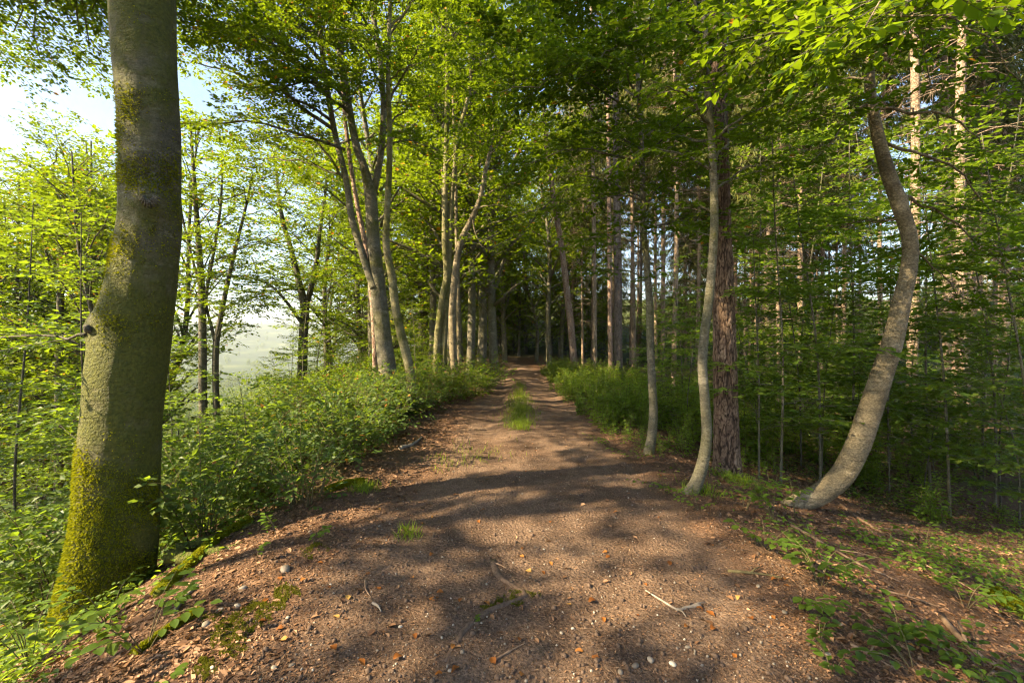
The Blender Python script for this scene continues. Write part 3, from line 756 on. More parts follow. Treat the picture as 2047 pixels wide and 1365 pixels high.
# --- beeches in the middle
beech('mossy twin-stemmed beech with a wavy trunk at the bend of the left bank', [(873, 760, 14.4), (872, 720, 14.4), (876, 660, 14.4), (886, 590, 14.4), (893, 550, 13.7), (889, 480, 12.2), (890, 380, 10.8), (893, 260, 10.1), (894, 120, 8.6), (893, 0, 7.9)], 14, M['bark_green'], n=16, rows=90, flare=0.2,
      extra=[([(886, 740, 11.5), (888, 680, 12.2), (893, 600, 12.2), (898, 510, 10.8), (901, 430, 10.1), (907, 350, 9.4), (916, 270, 8.6), (932, 210, 7.9), (942, 150, 7.2), (935, 60, 5.8), (940, -60, 4.3)], 14.05)],
      limbs=[(893, 250, 14, 800, 120, 12.5, 0.03), (893, 150, 14, 960, 30, 12.8, 0.03), (892, 330, 14, 960, 290, 12.5, 0.03), (892, 60, 14, 820, -40, 13, 0.03), (916, 270, 14, 1000, 200, 15, 0.03), (890, 400, 14, 810, 330, 13, 0.025), (893, 0, 14, 960, -120, 13, 0.03), (940, 150, 14, 1030, 80, 13, 0.03)], leafmat='leaf_sun', leaf=0.11, dens=1.1, spread=0.5, auto=(9, 1.7, 0.5))
beech('pale beech bending to the right with a dead side twig', [(908, 740, 14.3), (905, 690, 15.0), (904, 630, 15.0), (908, 570, 14.3), (915, 510, 13.6), (924, 475, 12.2), (942, 440, 10.9), (960, 395, 9.5), (970, 345, 8.8), (980, 300, 8.2), (990, 240, 6.8)], 13.4, M['bark_smooth'], n=16, rows=90, flare=0.2,
      extra=[([(918, 730, 8.8), (916, 600, 8.2), (913, 480, 7.5), (911, 380, 6.8), (909, 290, 6.1), (905, 180, 4.8)], 14.6), ([(945, 438, 3.4), (950, 465, 2.7), (962, 490, 2.0), (980, 500, 1.4)], 13.3)],
      limbs=[(975, 320, 13.4, 1050, 240, 12.5, 0.025), (985, 270, 13.4, 940, 180, 12.5, 0.02), (960, 395, 13.4, 1040, 360, 12.0, 0.02), (950, 420, 13.4, 1030, 420, 12.6, 0.02)], leafmat='leaf_sun', leaf=0.11, auto=(6, 1.5, 0.55))
# --- right of the path
beech('reddish conifer trunk leaning left where the path fades into the wood', [(1150, 745, 15.6), (1147, 720, 15.0), (1141, 650, 13.8), (1132, 570, 12.6), (1122, 490, 11.4), (1112, 430, 10.8), (1103, 370, 9.6), (1094, 300, 8.4), (1085, 200, 7.2)], 20, M['bark_pinkish'], n=16, rows=60, flare=0.15, name='conifer_tree')
for k, (sx, w, d, mat, lab) in enumerate([(1188, 9, 20, 'bark_spruce', 'thin pale spruce trunk just right of the leaning reddish trunk'), (1219, 10, 18, 'bark_pinkish', 'straight sunlit pinkish spruce trunk beside the grey one'), (1235, 17, 20.5, 'bark_greyspruce', 'stout grey spruce trunk touching the pinkish one on its right')]):
    beech(lab, [(sx + 2, 760, w * 1.15), (sx + 1, 700, w), (sx, 550, w * 0.95), (sx - 2, 380, w * 0.85), (sx - 4, 200, w * 0.75), (sx - 6, 0, w * 0.6)], d, M[mat], n=14, rows=50, amp=0.015, flare=0.15, name='spruce_tree', up=[(*P(sx - 6, -250, d), 0.05)])
g8 = G(1297, 905); D8 = g8[1]
beech('slim wavy young beech at the right edge of the path', [(1296, 908, 22.2), (1303, 870, 19.2), (1306, 820, 17.8), (1303, 760, 16.3), (1300, 690, 15.5), (1299, 620, 14.8), (1294, 540, 13.3), (1288, 470, 11.8), (1285, 400, 11.1), (1284, 320, 10.4), (1279, 230, 9.6), (1273, 120, 8.1), (1266, 0, 6.7)], D8, M['bark'], n=20, rows=120, flare=0.7, flare_h=0.16,
      up=[(*P(1255, -200, D8), 0.02)],
      limbs=[(1284, 300, D8, 900, 60, 5.4, 0.018), (1280, 250, D8, 1010, 180, 5.2, 0.018), (1283, 330, D8, 1040, 330, 5.8, 0.016), (1286, 400, D8, 1110, 420, 6.4, 0.014), (1275, 150, D8, 1050, -30, 5.4, 0.018), (1270, 80, D8, 1180, -60, 5.0, 0.016), (1278, 200, D8, 1180, 110, 4.9, 0.016),
             (1286, 410, D8, 1440, 330, 7.4, 0.014), (1282, 280, D8, 1420, 180, 8.2, 0.016), (1272, 120, D8, 1380, 20, 8.0, 0.016), (1284, 340, D8, 1180, 270, 8.5, 0.016), (1278, 200, D8, 1080, 120, 8.6, 0.016), (1292, 500, D8, 1150, 480, 6.2, 0.012), (1296, 560, D8, 1190, 545, 6.6, 0.010), (1290, 470, D8, 1390, 430, 6.6, 0.012),
             (1274, 140, D8, 960, 120, 6.6, 0.016), (1270, 60, D8, 880, -40, 6.2, 0.016)],
      leafmat='leaf_over_shaded', leaf=0.082, dens=1.2, shape='oval', twigs=True, spread=0.45, sec_step=0.19, auto=(7, 1.2, 0.45))
g9 = G(1383, 985); D9 = g9[1]
beech('crooked beech with a bent foot in front of the plated pine', [(1376, 992, 29.9), (1392, 965, 27.2), (1406, 920, 24.5), (1413, 865, 21.8), (1409, 800, 20.4), (1404, 730, 19.7), (1408, 670, 19.0), (1417, 600, 18.4), (1424, 520, 17.7), (1428, 440, 17.0), (1426, 350, 15.6), (1420, 250, 14.3), (1412, 150, 12.9), (1410, 70, 11.6), (1404, 0, 10.2)], D9, M['bark'], n=26, rows=130, flare=0.6, flare_h=0.16,
      up=[(*P(1395, -200, D9), 0.03)], extra=[([(1411, 50, 6.8), (1398, 25, 5.4), (1383, -10, 4.1), (1370, -60, 3.4)], D9)],
      limbs=[(1420, 250, D9, 1300, 160, 4.4, 0.018), (1426, 340, D9, 1280, 300, 4.8, 0.016), (1412, 150, D9, 1330, 20, 4.2, 0.018), (1412, 130, D9, 1560, 40, 4.4, 0.018), (1424, 280, D9, 1570, 200, 5.0, 0.018), (1428, 380, D9, 1590, 330, 5.6, 0.016), (1426, 340, D9, 1530, 280, 7.5, 0.016), (1410, 80, D9, 1480, -40, 4.2, 0.018), (1428, 430, D9, 1340, 400, 5.2, 0.012)],
      leafmat='leaf_over_shaded', leaf=0.078, dens=1.1, shape='oval', twigs=True, spread=0.45, sec_step=0.19, auto=(5, 1.1, 0.5))
# plated pine
g10 = G(1455, 945); D10 = g10[1]
pts, rad = px_trunk([(1457, 990, 56), (1455, 945, 52), (1453, 900, 48), (1451, 800, 44), (1448, 680, 42), (1446, 560, 38), (1442, 420, 32), (1439, 280, 29), (1437, 140, 27), (1434, 0, 26)], D10)
pts = np.vstack([pts, P(1430, -260, D10), P(1425, -900, D10)]); rad = np.concatenate([rad, [rad[-1] * 0.8, 0.05]])
rows, nn_ = 520, 110
P0 = catmull(pts, rows); R0 = np.interp(np.linspace(0, 1, rows), np.linspace(0, 1, len(rad)), rad)
s = np.concatenate([[0], np.cumsum(np.linalg.norm(np.diff(P0, axis=0), axis=1))])
A, S_ = np.meshgrid(np.linspace(0, 2 * math.pi, nn_, endpoint=False), s)
def voro_edge(A, S_, nu, sv, seed):
    """distance to the border between elongated bark plates on the unrolled trunk"""
    u = A / (2 * math.pi) * nu; v = S_ * sv + 0.5 * np.sin(A * 2)
    u = u + 0.75 * fbm(np.stack([np.cos(A) * 3, np.sin(A) * 3, S_ * 4], -1), 3); v = v + 1.1 * fbm(np.stack([np.cos(A) * 4 + 7, np.sin(A) * 4, S_ * 5], -1), 3)
    iu, iv = np.floor(u).astype(int), np.floor(v).astype(int); d1 = np.full(u.shape, 9.0); d2 = d1.copy(); idv = np.zeros_like(u)
    for a in (-1, 0, 1):
        for b in (-1, 0, 1):
            cu, cv = iu + a, iv + b; cm = np.mod(cu, nu)
            h1, h2 = _hash(cm, cv, cm * 0 + seed), _hash(cm, cv, cm * 0 + seed + 5)
            d = np.hypot(cu + 0.15 + 0.7 * h1 - u, cv + 0.15 + 0.7 * h2 - v)
            m = d < d1; d2 = np.where(m, d1, np.minimum(d2, d)); idv = np.where(m, h1, idv); d1 = np.where(m, d, d1)
    return d2 - d1, idv
e, idv = voro_edge(A, S_, 13, 5.0, 3)
e2, id2 = voro_edge(A, S_, 26, 13.0, 9)
plate = smooth(0.0, 0.22, e) * (0.55 + 0.45 * smooth(0.0, 0.3, e2))
idv = 0.5 * idv + 0.5 * id2
R = R0[:, None] * (1 + 0.03 * fbm(np.stack([np.cos(A), np.sin(A), S_ * 0.8], -1), 2)) + 0.020 * plate * (0.5 + 0.8 * idv) + 0.004 * fbm(np.stack([np.cos(A) * 9, np.sin(A) * 9, S_ * 30], -1), 3)
R = R * (1 + 0.22 * np.exp(-np.maximum(s - 0.3, 0) / 0.25)[:, None] * (0.5 + 0.5 * np.sin(A * 5 + 1)))
T, N_, B_ = frames(P0)
V = P0[:, None] + (np.cos(A)[..., None] * N_[:, None] + np.sin(A)[..., None] * B_[:, None]) * R[..., None]
i = np.arange(rows - 1)[:, None] * nn_; j = np.arange(nn_)[None]; k = (j + 1) % nn_
base = np.array([g10[0], g10[1], g10[2]])
t = tree('pine_tree', 'big upright pine with deeply plated brown bark right of the path', 'tree', base)
obj('trunk', mk_mesh('trunk', V.reshape(-1, 3) - base, [np.stack([i + j, i + k, i + nn_ + k, i + nn_ + j], -1).reshape(-1, 4)], M['bark_pine'], True, {'plate': (plate * (0.55 + 0.45 * idv)).ravel()}), t)
acc = Acc(); acc.add(*tube(catmull([P(1432, 470, D10 - 0.26), P(1433, 400, D10 - 0.25), P(1438, 330, D10 - 0.24), P(1445, 290, D10 - 0.24), P(1452, 220, D10 - 0.24), P(1475, 120, D10 - 0.3), P(1500, 30, D10 - 0.4), P(1520, -60, D10 - 0.5)], 24), 0.012, 6))
obj('climbing_stem', acc.mesh('climbing_stem', M['bark'], True, base), t)
# curved beech
g11 = G(1600, 1012); D11 = g11[1]
spec11 = [(1570, 1018, 39.5), (1600, 1004, 45.6), (1640, 986, 48.6), (1682, 950, 51.7), (1712, 895, 53.2), (1737, 825, 51.7), (1762, 750, 48.6), (1785, 680, 45.6), (1803, 600, 41.0), (1818, 530, 36.5), (1818, 475, 34.2), (1800, 415, 35.0), (1775, 345, 31.9), (1757, 280, 27.4), (1744, 215, 24.3), (1738, 150, 22.0), (1742, 90, 19.8), (1752, 30, 17.5), (1758, -40, 15.2)]
beech('smooth grey beech curving up in an S from a bent foot on the right slope', spec11, D11, M['bark_smooth'], n=40, rows=200, amp=0.028, flare=0.0, below=0.3,
      up=[(*P(1755, -260, D11), 0.05), (*P(1740, -600, D11), 0.02)],
      bumps=[(P(1757, 305, D11 - 0.15), 0.05, 0.025), (P(1812, 395, D11 - 0.05), 0.06, 0.02)],
      limbs=[(1745, 60, D11, 1700, 60, 2.3, 0.02, 0.3), (1742, 90, D11, 1560, 60, 2.7, 0.02, 0.3), (1752, 20, D11, 1900, 60, 2.5, 0.02, 0.3), (1745, 110, D11, 1600, 200, 4.2, 0.018), (1740, 200, D11, 1620, 330, 5.6, 0.018), (1750, 50, D11, 1880, 200, 4.4, 0.018), (1745, 220, D11, 1980, 320, 5.6, 0.02), (1757, 280, D11, 2000, 470, 5.8, 0.02), (1790, 390, D11, 2030, 560, 6.0, 0.02), (1750, 30, D11, 2040, 160, 5.2, 0.02), (1805, 440, D11, 1600, 480, 7.0, 0.014), (1818, 500, D11, 2000, 660, 7.0, 0.014), (1740, 160, D11, 1560, 160, 7.0, 0.016), (1750, -20, D11, 1750, -150, 3.0, 0.02), (1750, -20, D11, 2100, -60, 3.5, 0.02)],
      leafmat='leaf_over_shaded', leaf=0.075, dens=1.05, shape='oval', twigs=True, spread=0.36, sec_step=0.19, near_leaves=280)

# --- slope trees seen against the sky on the left
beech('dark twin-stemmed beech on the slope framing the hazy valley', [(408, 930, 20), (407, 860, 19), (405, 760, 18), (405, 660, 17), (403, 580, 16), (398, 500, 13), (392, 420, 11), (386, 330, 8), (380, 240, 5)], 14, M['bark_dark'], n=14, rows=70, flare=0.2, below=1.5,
      extra=[([(436, 930, 16), (434, 850, 15), (431, 760, 14), (432, 690, 14), (440, 640, 12), (452, 580, 10), (470, 500, 8), (490, 420, 6), (505, 350, 4)], 14.1), ([(406, 640, 9), (415, 570, 8), (428, 500, 7), (440, 420, 6), (445, 340, 4)], 14), ([(432, 690, 8), (422, 650, 7), (412, 600, 6), (420, 520, 5)], 14.1), ([(403, 580, 8), (385, 520, 6), (366, 440, 5), (358, 380, 3)], 14)],
      limbs=[(390, 400, 14, 300, 330, 12.5, 0.025), (445, 400, 14, 540, 400, 12.8, 0.025), (470, 500, 14, 590, 470, 13, 0.02), (386, 330, 14, 440, 260, 12, 0.02), (428, 500, 14, 360, 470, 11.5, 0.02), (490, 420, 14, 540, 320, 15, 0.02), (392, 420, 14, 470, 380, 15, 0.02), (380, 260, 14, 330, 240, 13, 0.02), (445, 620, 14, 540, 590, 13.5, 0.018), (440, 350, 14, 470, 290, 13, 0.02), (403, 560, 14, 340, 560, 12, 0.018), (452, 580, 14, 380, 620, 11.6, 0.012)], leafmat='leaf_sun', leaf=0.12, dens=1.0, spread=0.5, auto=(9, 1.7, 0.4))
beech('slope beech forking low beside the valley view', [(603, 790, 22), (605, 720, 20), (607, 660, 19), (609, 615, 18), (597, 560, 13), (582, 500, 11), (565, 440, 9), (555, 370, 7), (550, 300, 4)], 20, M['bark_dark'], n=14, rows=60, flare=0.2, below=1.5,
      extra=[([(609, 620, 14), (622, 575, 12), (633, 520, 10), (640, 460, 8), (650, 390, 6), (655, 320, 4)], 20), ([(606, 650, 8), (570, 600, 7), (540, 570, 5), (515, 560, 3)], 19.8)],
      limbs=[(565, 440, 20, 480, 380, 18, 0.03), (640, 460, 20, 720, 400, 18.5, 0.03), (555, 370, 20, 600, 290, 18, 0.03), (650, 390, 20, 600, 330, 17, 0.03), (600, 580, 20, 500, 600, 17.5, 0.03), (630, 540, 20, 710, 560, 17.5, 0.03), (582, 500, 20, 500, 490, 18, 0.025), (633, 520, 20, 690, 480, 22, 0.025), (560, 400, 20, 640, 350, 22, 0.03), (540, 570, 19.8, 470, 640, 18.5, 0.02), (515, 560, 19.8, 470, 680, 18, 0.016), (655, 330, 20, 700, 260, 19, 0.03), (550, 310, 20, 520, 240, 19, 0.03)], leafmat='leaf_sun', leaf=0.15, dens=0.95, spread=0.5, auto=(12, 2.3, 0.3))
beech('small branching slope beech seen between the mossy trunk and the picture edge', [(118, 760, 20), (120, 640, 17), (122, 560, 15), (121, 500, 14), (118, 440, 12), (112, 380, 9), (104, 330, 6)], 18, M['bark_dark'], n=12, rows=50, flare=0.2, below=2.0,
      extra=[([(121, 470, 8), (140, 430, 7), (150, 400, 6), (148, 340, 4)], 18), ([(112, 560, 9), (96, 520, 7), (86, 470, 5), (70, 420, 4)], 18), ([(150, 600, 9), (180, 540, 7), (205, 470, 5), (215, 420, 4)], 17.8)],
      limbs=[(118, 440, 18, 30, 390, 16, 0.03), (140, 430, 18, 215, 360, 16, 0.03), (112, 380, 18, 60, 310, 17, 0.03), (148, 350, 18, 200, 300, 19, 0.03), (104, 340, 18, 150, 270, 17, 0.03), (120, 520, 18, 220, 500, 16, 0.03), (120, 560, 18, 10, 540, 16, 0.03), (86, 470, 18, 20, 460, 19, 0.02), (205, 470, 17.8, 230, 420, 16, 0.02), (180, 540, 17.8, 240, 600, 16, 0.02)], leafmat='leaf_sun', leaf=0.14, dens=0.95, spread=0.5, auto=(12, 2.2, 0.3))

# ------------------------------------------------------------------ kinds of tree, shrub and herb that are repeated
def make_beech(H, r, seed, leaf=0.19, nl=32, mat='leaf_sun', first=0.22, lean=0.05, sprd=4.2):
    pl = Plant(leaf, 'kite', 0.70, 0.45, 1.0)
    top_ = np.array([RNG.normal(0, lean * H), RNG.normal(0, lean * H), H])
    pts = [np.zeros(3) + [0, 0, -0.5], np.array([RNG.normal(0, 0.12), RNG.normal(0, 0.12), H * 0.2]), top_ * 0.45 + [RNG.normal(0, 0.25), RNG.normal(0, 0.25), 0], top_ * 0.75, top_]
    V, Qd, P0, R0 = rough_tube(pts, np.array([r * 1.25, r, r * 0.75, r * 0.45, 0.03]), 10, 36, 0.04, 0.3, 0.5, 4, seed)
    tr = Acc(); tr.add(V, Qd)
    for k in range(nl):
        t = first + (0.97 - first) * (k + RNG.uniform(-0.3, 0.3)) / nl
        i = int(np.clip(t * 35, 1, 34)); p = P0[i]
        az = k * 2.4 + RNG.normal(0, 0.3); el = math.radians(RNG.uniform(15, 50) + 22 * t)
        L = sprd * (0.45 + 0.75 * math.sin(math.pi * min(1, (t - first) / (1 - first) * 0.8 + 0.22))) * RNG.uniform(0.6, 1.1)
        d = np.array([math.cos(az) * math.cos(el), math.sin(az) * math.cos(el), math.sin(el)])
        e = p + d * L * 0.6; e2 = p + d * L + np.array([0, 0, -0.12 * L])
        pl.limb([p, e, e2], R0[i] * 0.42 + 0.01, 0.006, 0.46, sec_step=0.34, twig_step=0.19, twig_len=0.55, flat=0.28, n=7, sides=5, acc=tr)
    tr.add(np.concatenate(pl.wood.V), [f for f in _merge(pl.wood)])
    return tr.mesh('trunk', None, True), pl.crown_mesh('crown', M[mat])
def _merge(a):
    return a.F
def make_spruce(H, r, seed, live=0.34, dead_from=0.10):
    tr = Acc()
    pts = [[0, 0, -0.4], [RNG.normal(0, 0.08), RNG.normal(0, 0.08), H * 0.35], [RNG.normal(0, 0.12), RNG.normal(0, 0.12), H * 0.7], [0, 0, H]]
    V, Qd, P0, R0 = rough_tube(np.array(pts), np.array([r * 1.15, r * 0.85, r * 0.5, 0.02]), 10, 40, 0.02, 0.3, 0.4, 5, seed); tr.add(V, Qd)
    def at(z):
        i = np.clip((z + 0.4) / (H + 0.4) * 39, 0, 38.99); k = int(i); return P0[k] + (P0[k + 1] - P0[k]) * (i - k)
    z = H * dead_from
    s0, s1 = [], []
    while z < H * (live + 0.12):                       # bare dead branches
        for q in range(RNG.integers(1, 4)):
            az = RNG.uniform(0, 6.28); L = RNG.uniform(0.4, 1.9); p = at(z); d = np.array([math.cos(az), math.sin(az), RNG.uniform(-0.35, 0.15)])
            pp = [p, p + d * L * 0.55, p + d * L + np.array([0, 0, -0.18 * L])]
            tr.add(*tube(catmull(pp, 4), [0.016, 0.012, 0.008, 0.004], 4, False))
            m = RNG.integers(2, 7); tt = RNG.uniform(0.3, 1, (m, 1)); b = p + d * L * tt
            s0.append(b); s1.append(b + RNG.normal(0, 0.16, (m, 3)) + np.array([0, 0, -0.12]) + d * 0.12)
        z += RNG.uniform(0.18, 0.45)
    lp, ld, ln, ls = [], [], [], []
    z = H * live; k = 0
    while z < H - 0.4:
        f = (z - H * live) / (H * (1 - live)); L0 = 2.9 * (1 - f) ** 0.8 * (0.55 + 0.6 * min(1, f * 5)) + 0.35
        for q in range(RNG.integers(3, 6)):
            az = k * 2.399 + RNG.normal(0, 0.3); k += 1
            L = L0 * RNG.uniform(0.6, 1.1); p = at(z + RNG.uniform(-0.2, 0.2)); h = np.array([math.cos(az), math.sin(az), 0])
            u = np.linspace(0, 1, 6)[:, None]
            b = p + h * L * u + np.array([0, 0, 1.0]) * L * (-0.50 * u + 0.30 * u * u + 0.05)
            tr.add(*tube(b, np.linspace(0.022, 0.005, 6), 4, False))
            m = int(L / 0.10) + 3
            uu = RNG.uniform(0.18, 1, (m, 1)); bb = p + h * L * uu + np.array([0, 0, 1.0]) * L * (-0.50 * uu + 0.30 * uu * uu + 0.05)
            s = np.array([-h[1], h[0], 0]) * RNG.choice([-1, 1], (m, 1))
            dd = unit(h * RNG.uniform(0.1, 0.7, (m, 1)) + s * RNG.uniform(0.1, 0.8, (m, 1)) + np.array([0, 0, -1.0]) * RNG.uniform(0.5, 1.5, (m, 1)))
            bl = RNG.uniform(0.25, 0.6, (m, 1)) * (0.6 + 0.4 * L / 2.5)
            for w in np.linspace(0.05, 0.85, 4):
                for sg in (-1, 1):
                    lp.append(bb + dd * bl * w); e = unit(np.cross(dd, [0.3, 0.2, 1.0]) * sg + dd * 1.3 + RNG.normal(0, 0.35, (m, 3))); ld.append(e)
                    ln.append(RNG.normal(0, 1, (m, 3))); ls.append(bl[:, 0] * RNG.uniform(0.35, 0.6, m))
            lp.append(bb); ld.append(dd); ln.append(RNG.normal(0, 1, (m, 3))); ls.append(bl[:, 0])
        z += RNG.uniform(0.28, 0.5)
    tr.add(*sticks(np.concatenate(s0), np.concatenate(s1), 0.005))
    V, Fq = leaf_geo(np.concatenate(lp), np.concatenate(ld), np.concatenate(ln), np.concatenate(ls), 'kite', 0.16, 0.0)
    return tr.mesh('trunk', None, True), mk_mesh('crown', V, [Fq], M['needle'])
def make_sapling(H, seed, leaf=0.10, mat='leaf_shade', sprd=1.25, shape='kite', low=0.18, n=11):
    pl = Plant(leaf, shape, 0.62, 0.34, 1.0)
    lean = RNG.normal(0, 0.10 * H, 2)
    pts = np.array([[0, 0, -0.15], [lean[0] * 0.2, lean[1] * 0.2 + 0.05, H * 0.35], [lean[0] * 0.7, lean[1] * 0.7, H * 0.7], [lean[0] * 1.2, lean[1] * 1.2, H]])
    V, Qd, P0, R0 = rough_tube(pts, np.array([0.013, 0.010, 0.007, 0.003]) * (0.6 + H * 0.16), 8, 24, 0.05, 0.2, 0.1, 3, seed)
    tr = Acc(); tr.add(V, Qd)
    for k in range(n):
        t = low + (0.98 - low) * k / (n - 1); i = int(t * 23); az = k * 2.4 + RNG.normal(0, 0.4)
        L = sprd * RNG.uniform(0.6, 1.15) * (1.05 - 0.6 * t); el = RNG.uniform(-0.1, 0.35) + 0.4 * t
        d = np.array([math.cos(az), math.sin(az), el])
        pl.limb([P0[i], P0[i] + d * L * 0.55, P0[i] + d * L - np.array([0, 0, 0.1 * L])], R0[i] * 0.45, 0.002, 0.5, t0=0.08, sec_step=0.13, twig_step=0.075, twig_len=0.30, flat=0.12, n=6, sides=4, acc=tr)
    tr.add(np.concatenate(pl.wood.V), pl.wood.F)
    return tr.mesh('stem', None, True), pl.crown_mesh('foliage', M[mat])
def make_shrub(H, R, seed, leaf=0.082, mat='leaf_slope', n=15):
    pl = Plant(leaf, 'kite', 0.6, 0.5, 1.0)
    tr = Acc()
    for k in range(n):
        az = k * 2.4 + RNG.normal(0, 0.4); e = RNG.uniform(0.25, 1.0); h = H * RNG.uniform(0.55, 1.05) * (1.1 - 0.35 * e)
        d = np.array([math.cos(az), math.sin(az), 0]); b = d * 0.12
        pl.limb([b + [0, 0, -0.08], b + d * R * e * 0.35 + [0, 0, h * 0.55], b + d * R * e + [0, 0, h]], 0.010, 0.002, 0.36, t0=0.10, sec_step=0.14, twig_step=0.085, twig_len=0.24, flat=0.34, n=6, sides=4, acc=tr)
    tr.add(np.concatenate(pl.wood.V), pl.wood.F)
    return tr.mesh('stem', None, True), pl.crown_mesh('foliage', M[mat])
def make_herb(H, R, seed, leaf=0.075, n=16, mat='leaf_herb'):
    tr = Acc(); lp, ld, ln, ls = [], [], [], []
    for k in range(n):
        az = RNG.uniform(0, 6.28); rr = R * math.sqrt(RNG.random()); b = np.array([rr * math.cos(az), rr * math.sin(az), -0.05]); h = H * RNG.uniform(0.55, 1.1)
        t_ = np.array([RNG.normal(0, 0.22), RNG.normal(0, 0.22), 1.0]) * h
        c = catmull([b, b + t_ * 0.5 + [0, 0, 0.04], b + t_], 6); tr.add(*tube(c, np.linspace(0.005, 0.002, 6), 4, False))
        m = int(h / 0.055) + 2; u = np.linspace(0.12, 1, m)
        p = np.stack([np.interp(u, np.linspace(0, 1, 6), c[:, q]) for q in range(3)], -1)
        for sg in (0, math.pi):
            a = np.arange(m) * 1.57 + sg + RNG.normal(0, 0.3, m)
            lp.append(p); ld.append(np.stack([np.cos(a), np.sin(a), RNG.normal(0.05, 0.3, m)], -1)); ln.append(np.concatenate([RNG.normal(0, 0.35, (m, 2)), np.ones((m, 1))], 1)); ls.append(leaf * RNG.uniform(0.5, 1.3, m) * (1.15 - 0.6 * u))
    V, Fq = leaf_geo(np.concatenate(lp), np.concatenate(ld), np.concatenate(ln), np.concatenate(ls), 'oval', 0.5)
    return tr.mesh('stem', M['stem'], True), mk_mesh('foliage', V, [Fq], M[mat])

def place(name, kind, x, y, s, wood, rot=None, z=None, sz=None):
    """one plant: an Empty with the kind's trunk or stem and its crown or foliage"""
    t = empty(name, (x, y, (GZ(x, y) if z is None else z)), (0, 0, RNG.uniform(0, 6.28) if rot is None else rot), (s, s, s if sz is None else sz))
    tm, cm = kind
    a = obj(tm.name.split('.')[0], tm, t, kind='stuff' if wood is None or name == 'leafy_shrub' else None)
    if wood is not None:
        if len(tm.materials) == 0: tm.materials.append(None)
        a.material_slots[0].link = 'OBJECT'; a.material_slots[0].material = wood
    obj(cm.name.split('.')[0], cm, t, kind='stuff')
    return t
def label_row(items, fmt, cat, group, key=None):
    """gives each of a kind its own label by its place in the row"""
    items = sorted(items, key=key or (lambda t: t.location.x / max(t.location.y, 0.5)))
    for k, t in enumerate(items): tag(t, fmt.format(ordinal(k + 1)), cat, group)

BEECH = [make_beech(17, 0.17, 1.0), make_beech(19, 0.20, 2.0, lean=0.07), make_beech(15, 0.13, 3.0, first=0.15, sprd=3.6), make_beech(18, 0.16, 4.0, first=0.3)]
BEECH_D = [make_beech(16, 0.14, 5.0, mat='leaf_sun', leaf=0.19, first=0.12, sprd=3.8), make_beech(18, 0.12, 6.0, mat='leaf_shade', leaf=0.19, first=0.25)]
BEECH_SHADE = [make_beech(18, 0.17, 1.5, nl=44, sprd=2.5, first=0.42, lean=0.02), make_beech(24, 0.2, 2.5, nl=46, sprd=2.9, first=0.60, lean=0.02)]  # narrow crowns for the unseen beeches added to shade the path
BEECH_L = [make_beech(8, 0.09, 8.0, mat='leaf_sun', leaf=0.21, first=0.03, sprd=3.0), make_beech(7, 0.08, 9.0, mat='leaf_shade', leaf=0.21, first=0.03, sprd=3.2)]
SPRUCE = [make_spruce(25, 0.11, 1.0, 0.40), make_spruce(27, 0.13, 2.0, 0.46), make_spruce(23, 0.08, 3.0, 0.36), make_spruce(26, 0.10, 4.0, 0.52)]
SPRUCE_B = [make_spruce(19, 0.10, 7.0, 0.10, 0.02), make_spruce(17, 0.09, 8.0, 0.08, 0.02)]
SAPL = [make_sapling(4.2, 1.0), make_sapling(3.2, 2.0), make_sapling(5.2, 3.0, sprd=1.5, n=14), make_sapling(2.2, 4.0, sprd=0.9, n=9)]
SAPL_S = [make_sapling(3.6, 5.0, mat='leaf_sun'), make_sapling(5.0, 6.0, mat='leaf_sun', sprd=1.6, n=14), make_sapling(2.4, 7.0, mat='leaf_sun', n=9)]
SHRUB = [make_shrub(1.35, 0.95, 1.0), make_shrub(1.1, 0.85, 2.0), make_shrub(1.6, 1.0, 3.0, 0.09), make_shrub(0.8, 0.7, 4.0, 0.07, n=12)]
SHRUB_S = [make_shrub(1.3, 0.95, 5.0, mat='leaf_sun'), make_shrub(1.0, 0.85, 6.0, mat='leaf_sun')]
HERB = [make_herb(0.75, 0.38, 1.0, 0.11), make_herb(0.55, 0.35, 2.0, 0.09), make_herb(0.95, 0.4, 3.0, 0.13, 14), make_herb(0.3, 0.35, 4.0, 0.07, 20)]
def spaced(n, gen, dmin, tries=4000):
    out = []
    for _ in range(tries):
        if len(out) >= n: break
        c = gen()
        if c is None: continue
        if all((c[0] - q[0]) ** 2 + (c[1] - q[1]) ** 2 > dmin ** 2 for q in out): out.append(c)
    return out
U = lambda a, b: float(RNG.uniform(a, b))

# --- beeches down the left slope, tops kept at the photo's skyline
def skyline(px):
    return float(np.interp(px, [-200, 0, 60, 130, 220, 370, 460, 540, 620, 700], [330, 300, 270, 265, 262, 150, 250, 300, 150, -300]))
def gen_slope():
    px, d = U(-250, 690), U(15, 52)
    if 455 - 3800 / d < px < 560 + 3800 / d: return None
    if 60 < px < 180 and d < 19 or 380 < px < 460 and d < 17: return None
    x = (px - CX) / F * d
    top_z = CAMZ + (CY - skyline(px) - U(0, 150)) / F * d
    H = top_z - GZ(x, d)
    if H < 7 or H > 27: return None
    return (x, d, H)
row = []
for (x, y, H) in spaced(34, gen_slope, 3.0):
    k = RNG.integers(0, 4); s = H / [17, 19, 15, 18][k]
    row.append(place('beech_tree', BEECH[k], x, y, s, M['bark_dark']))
label_row(row, 'sunlit beech on the valley slope, {} from the left among the slope beeches', 'tree', 'beeches on the valley slope')
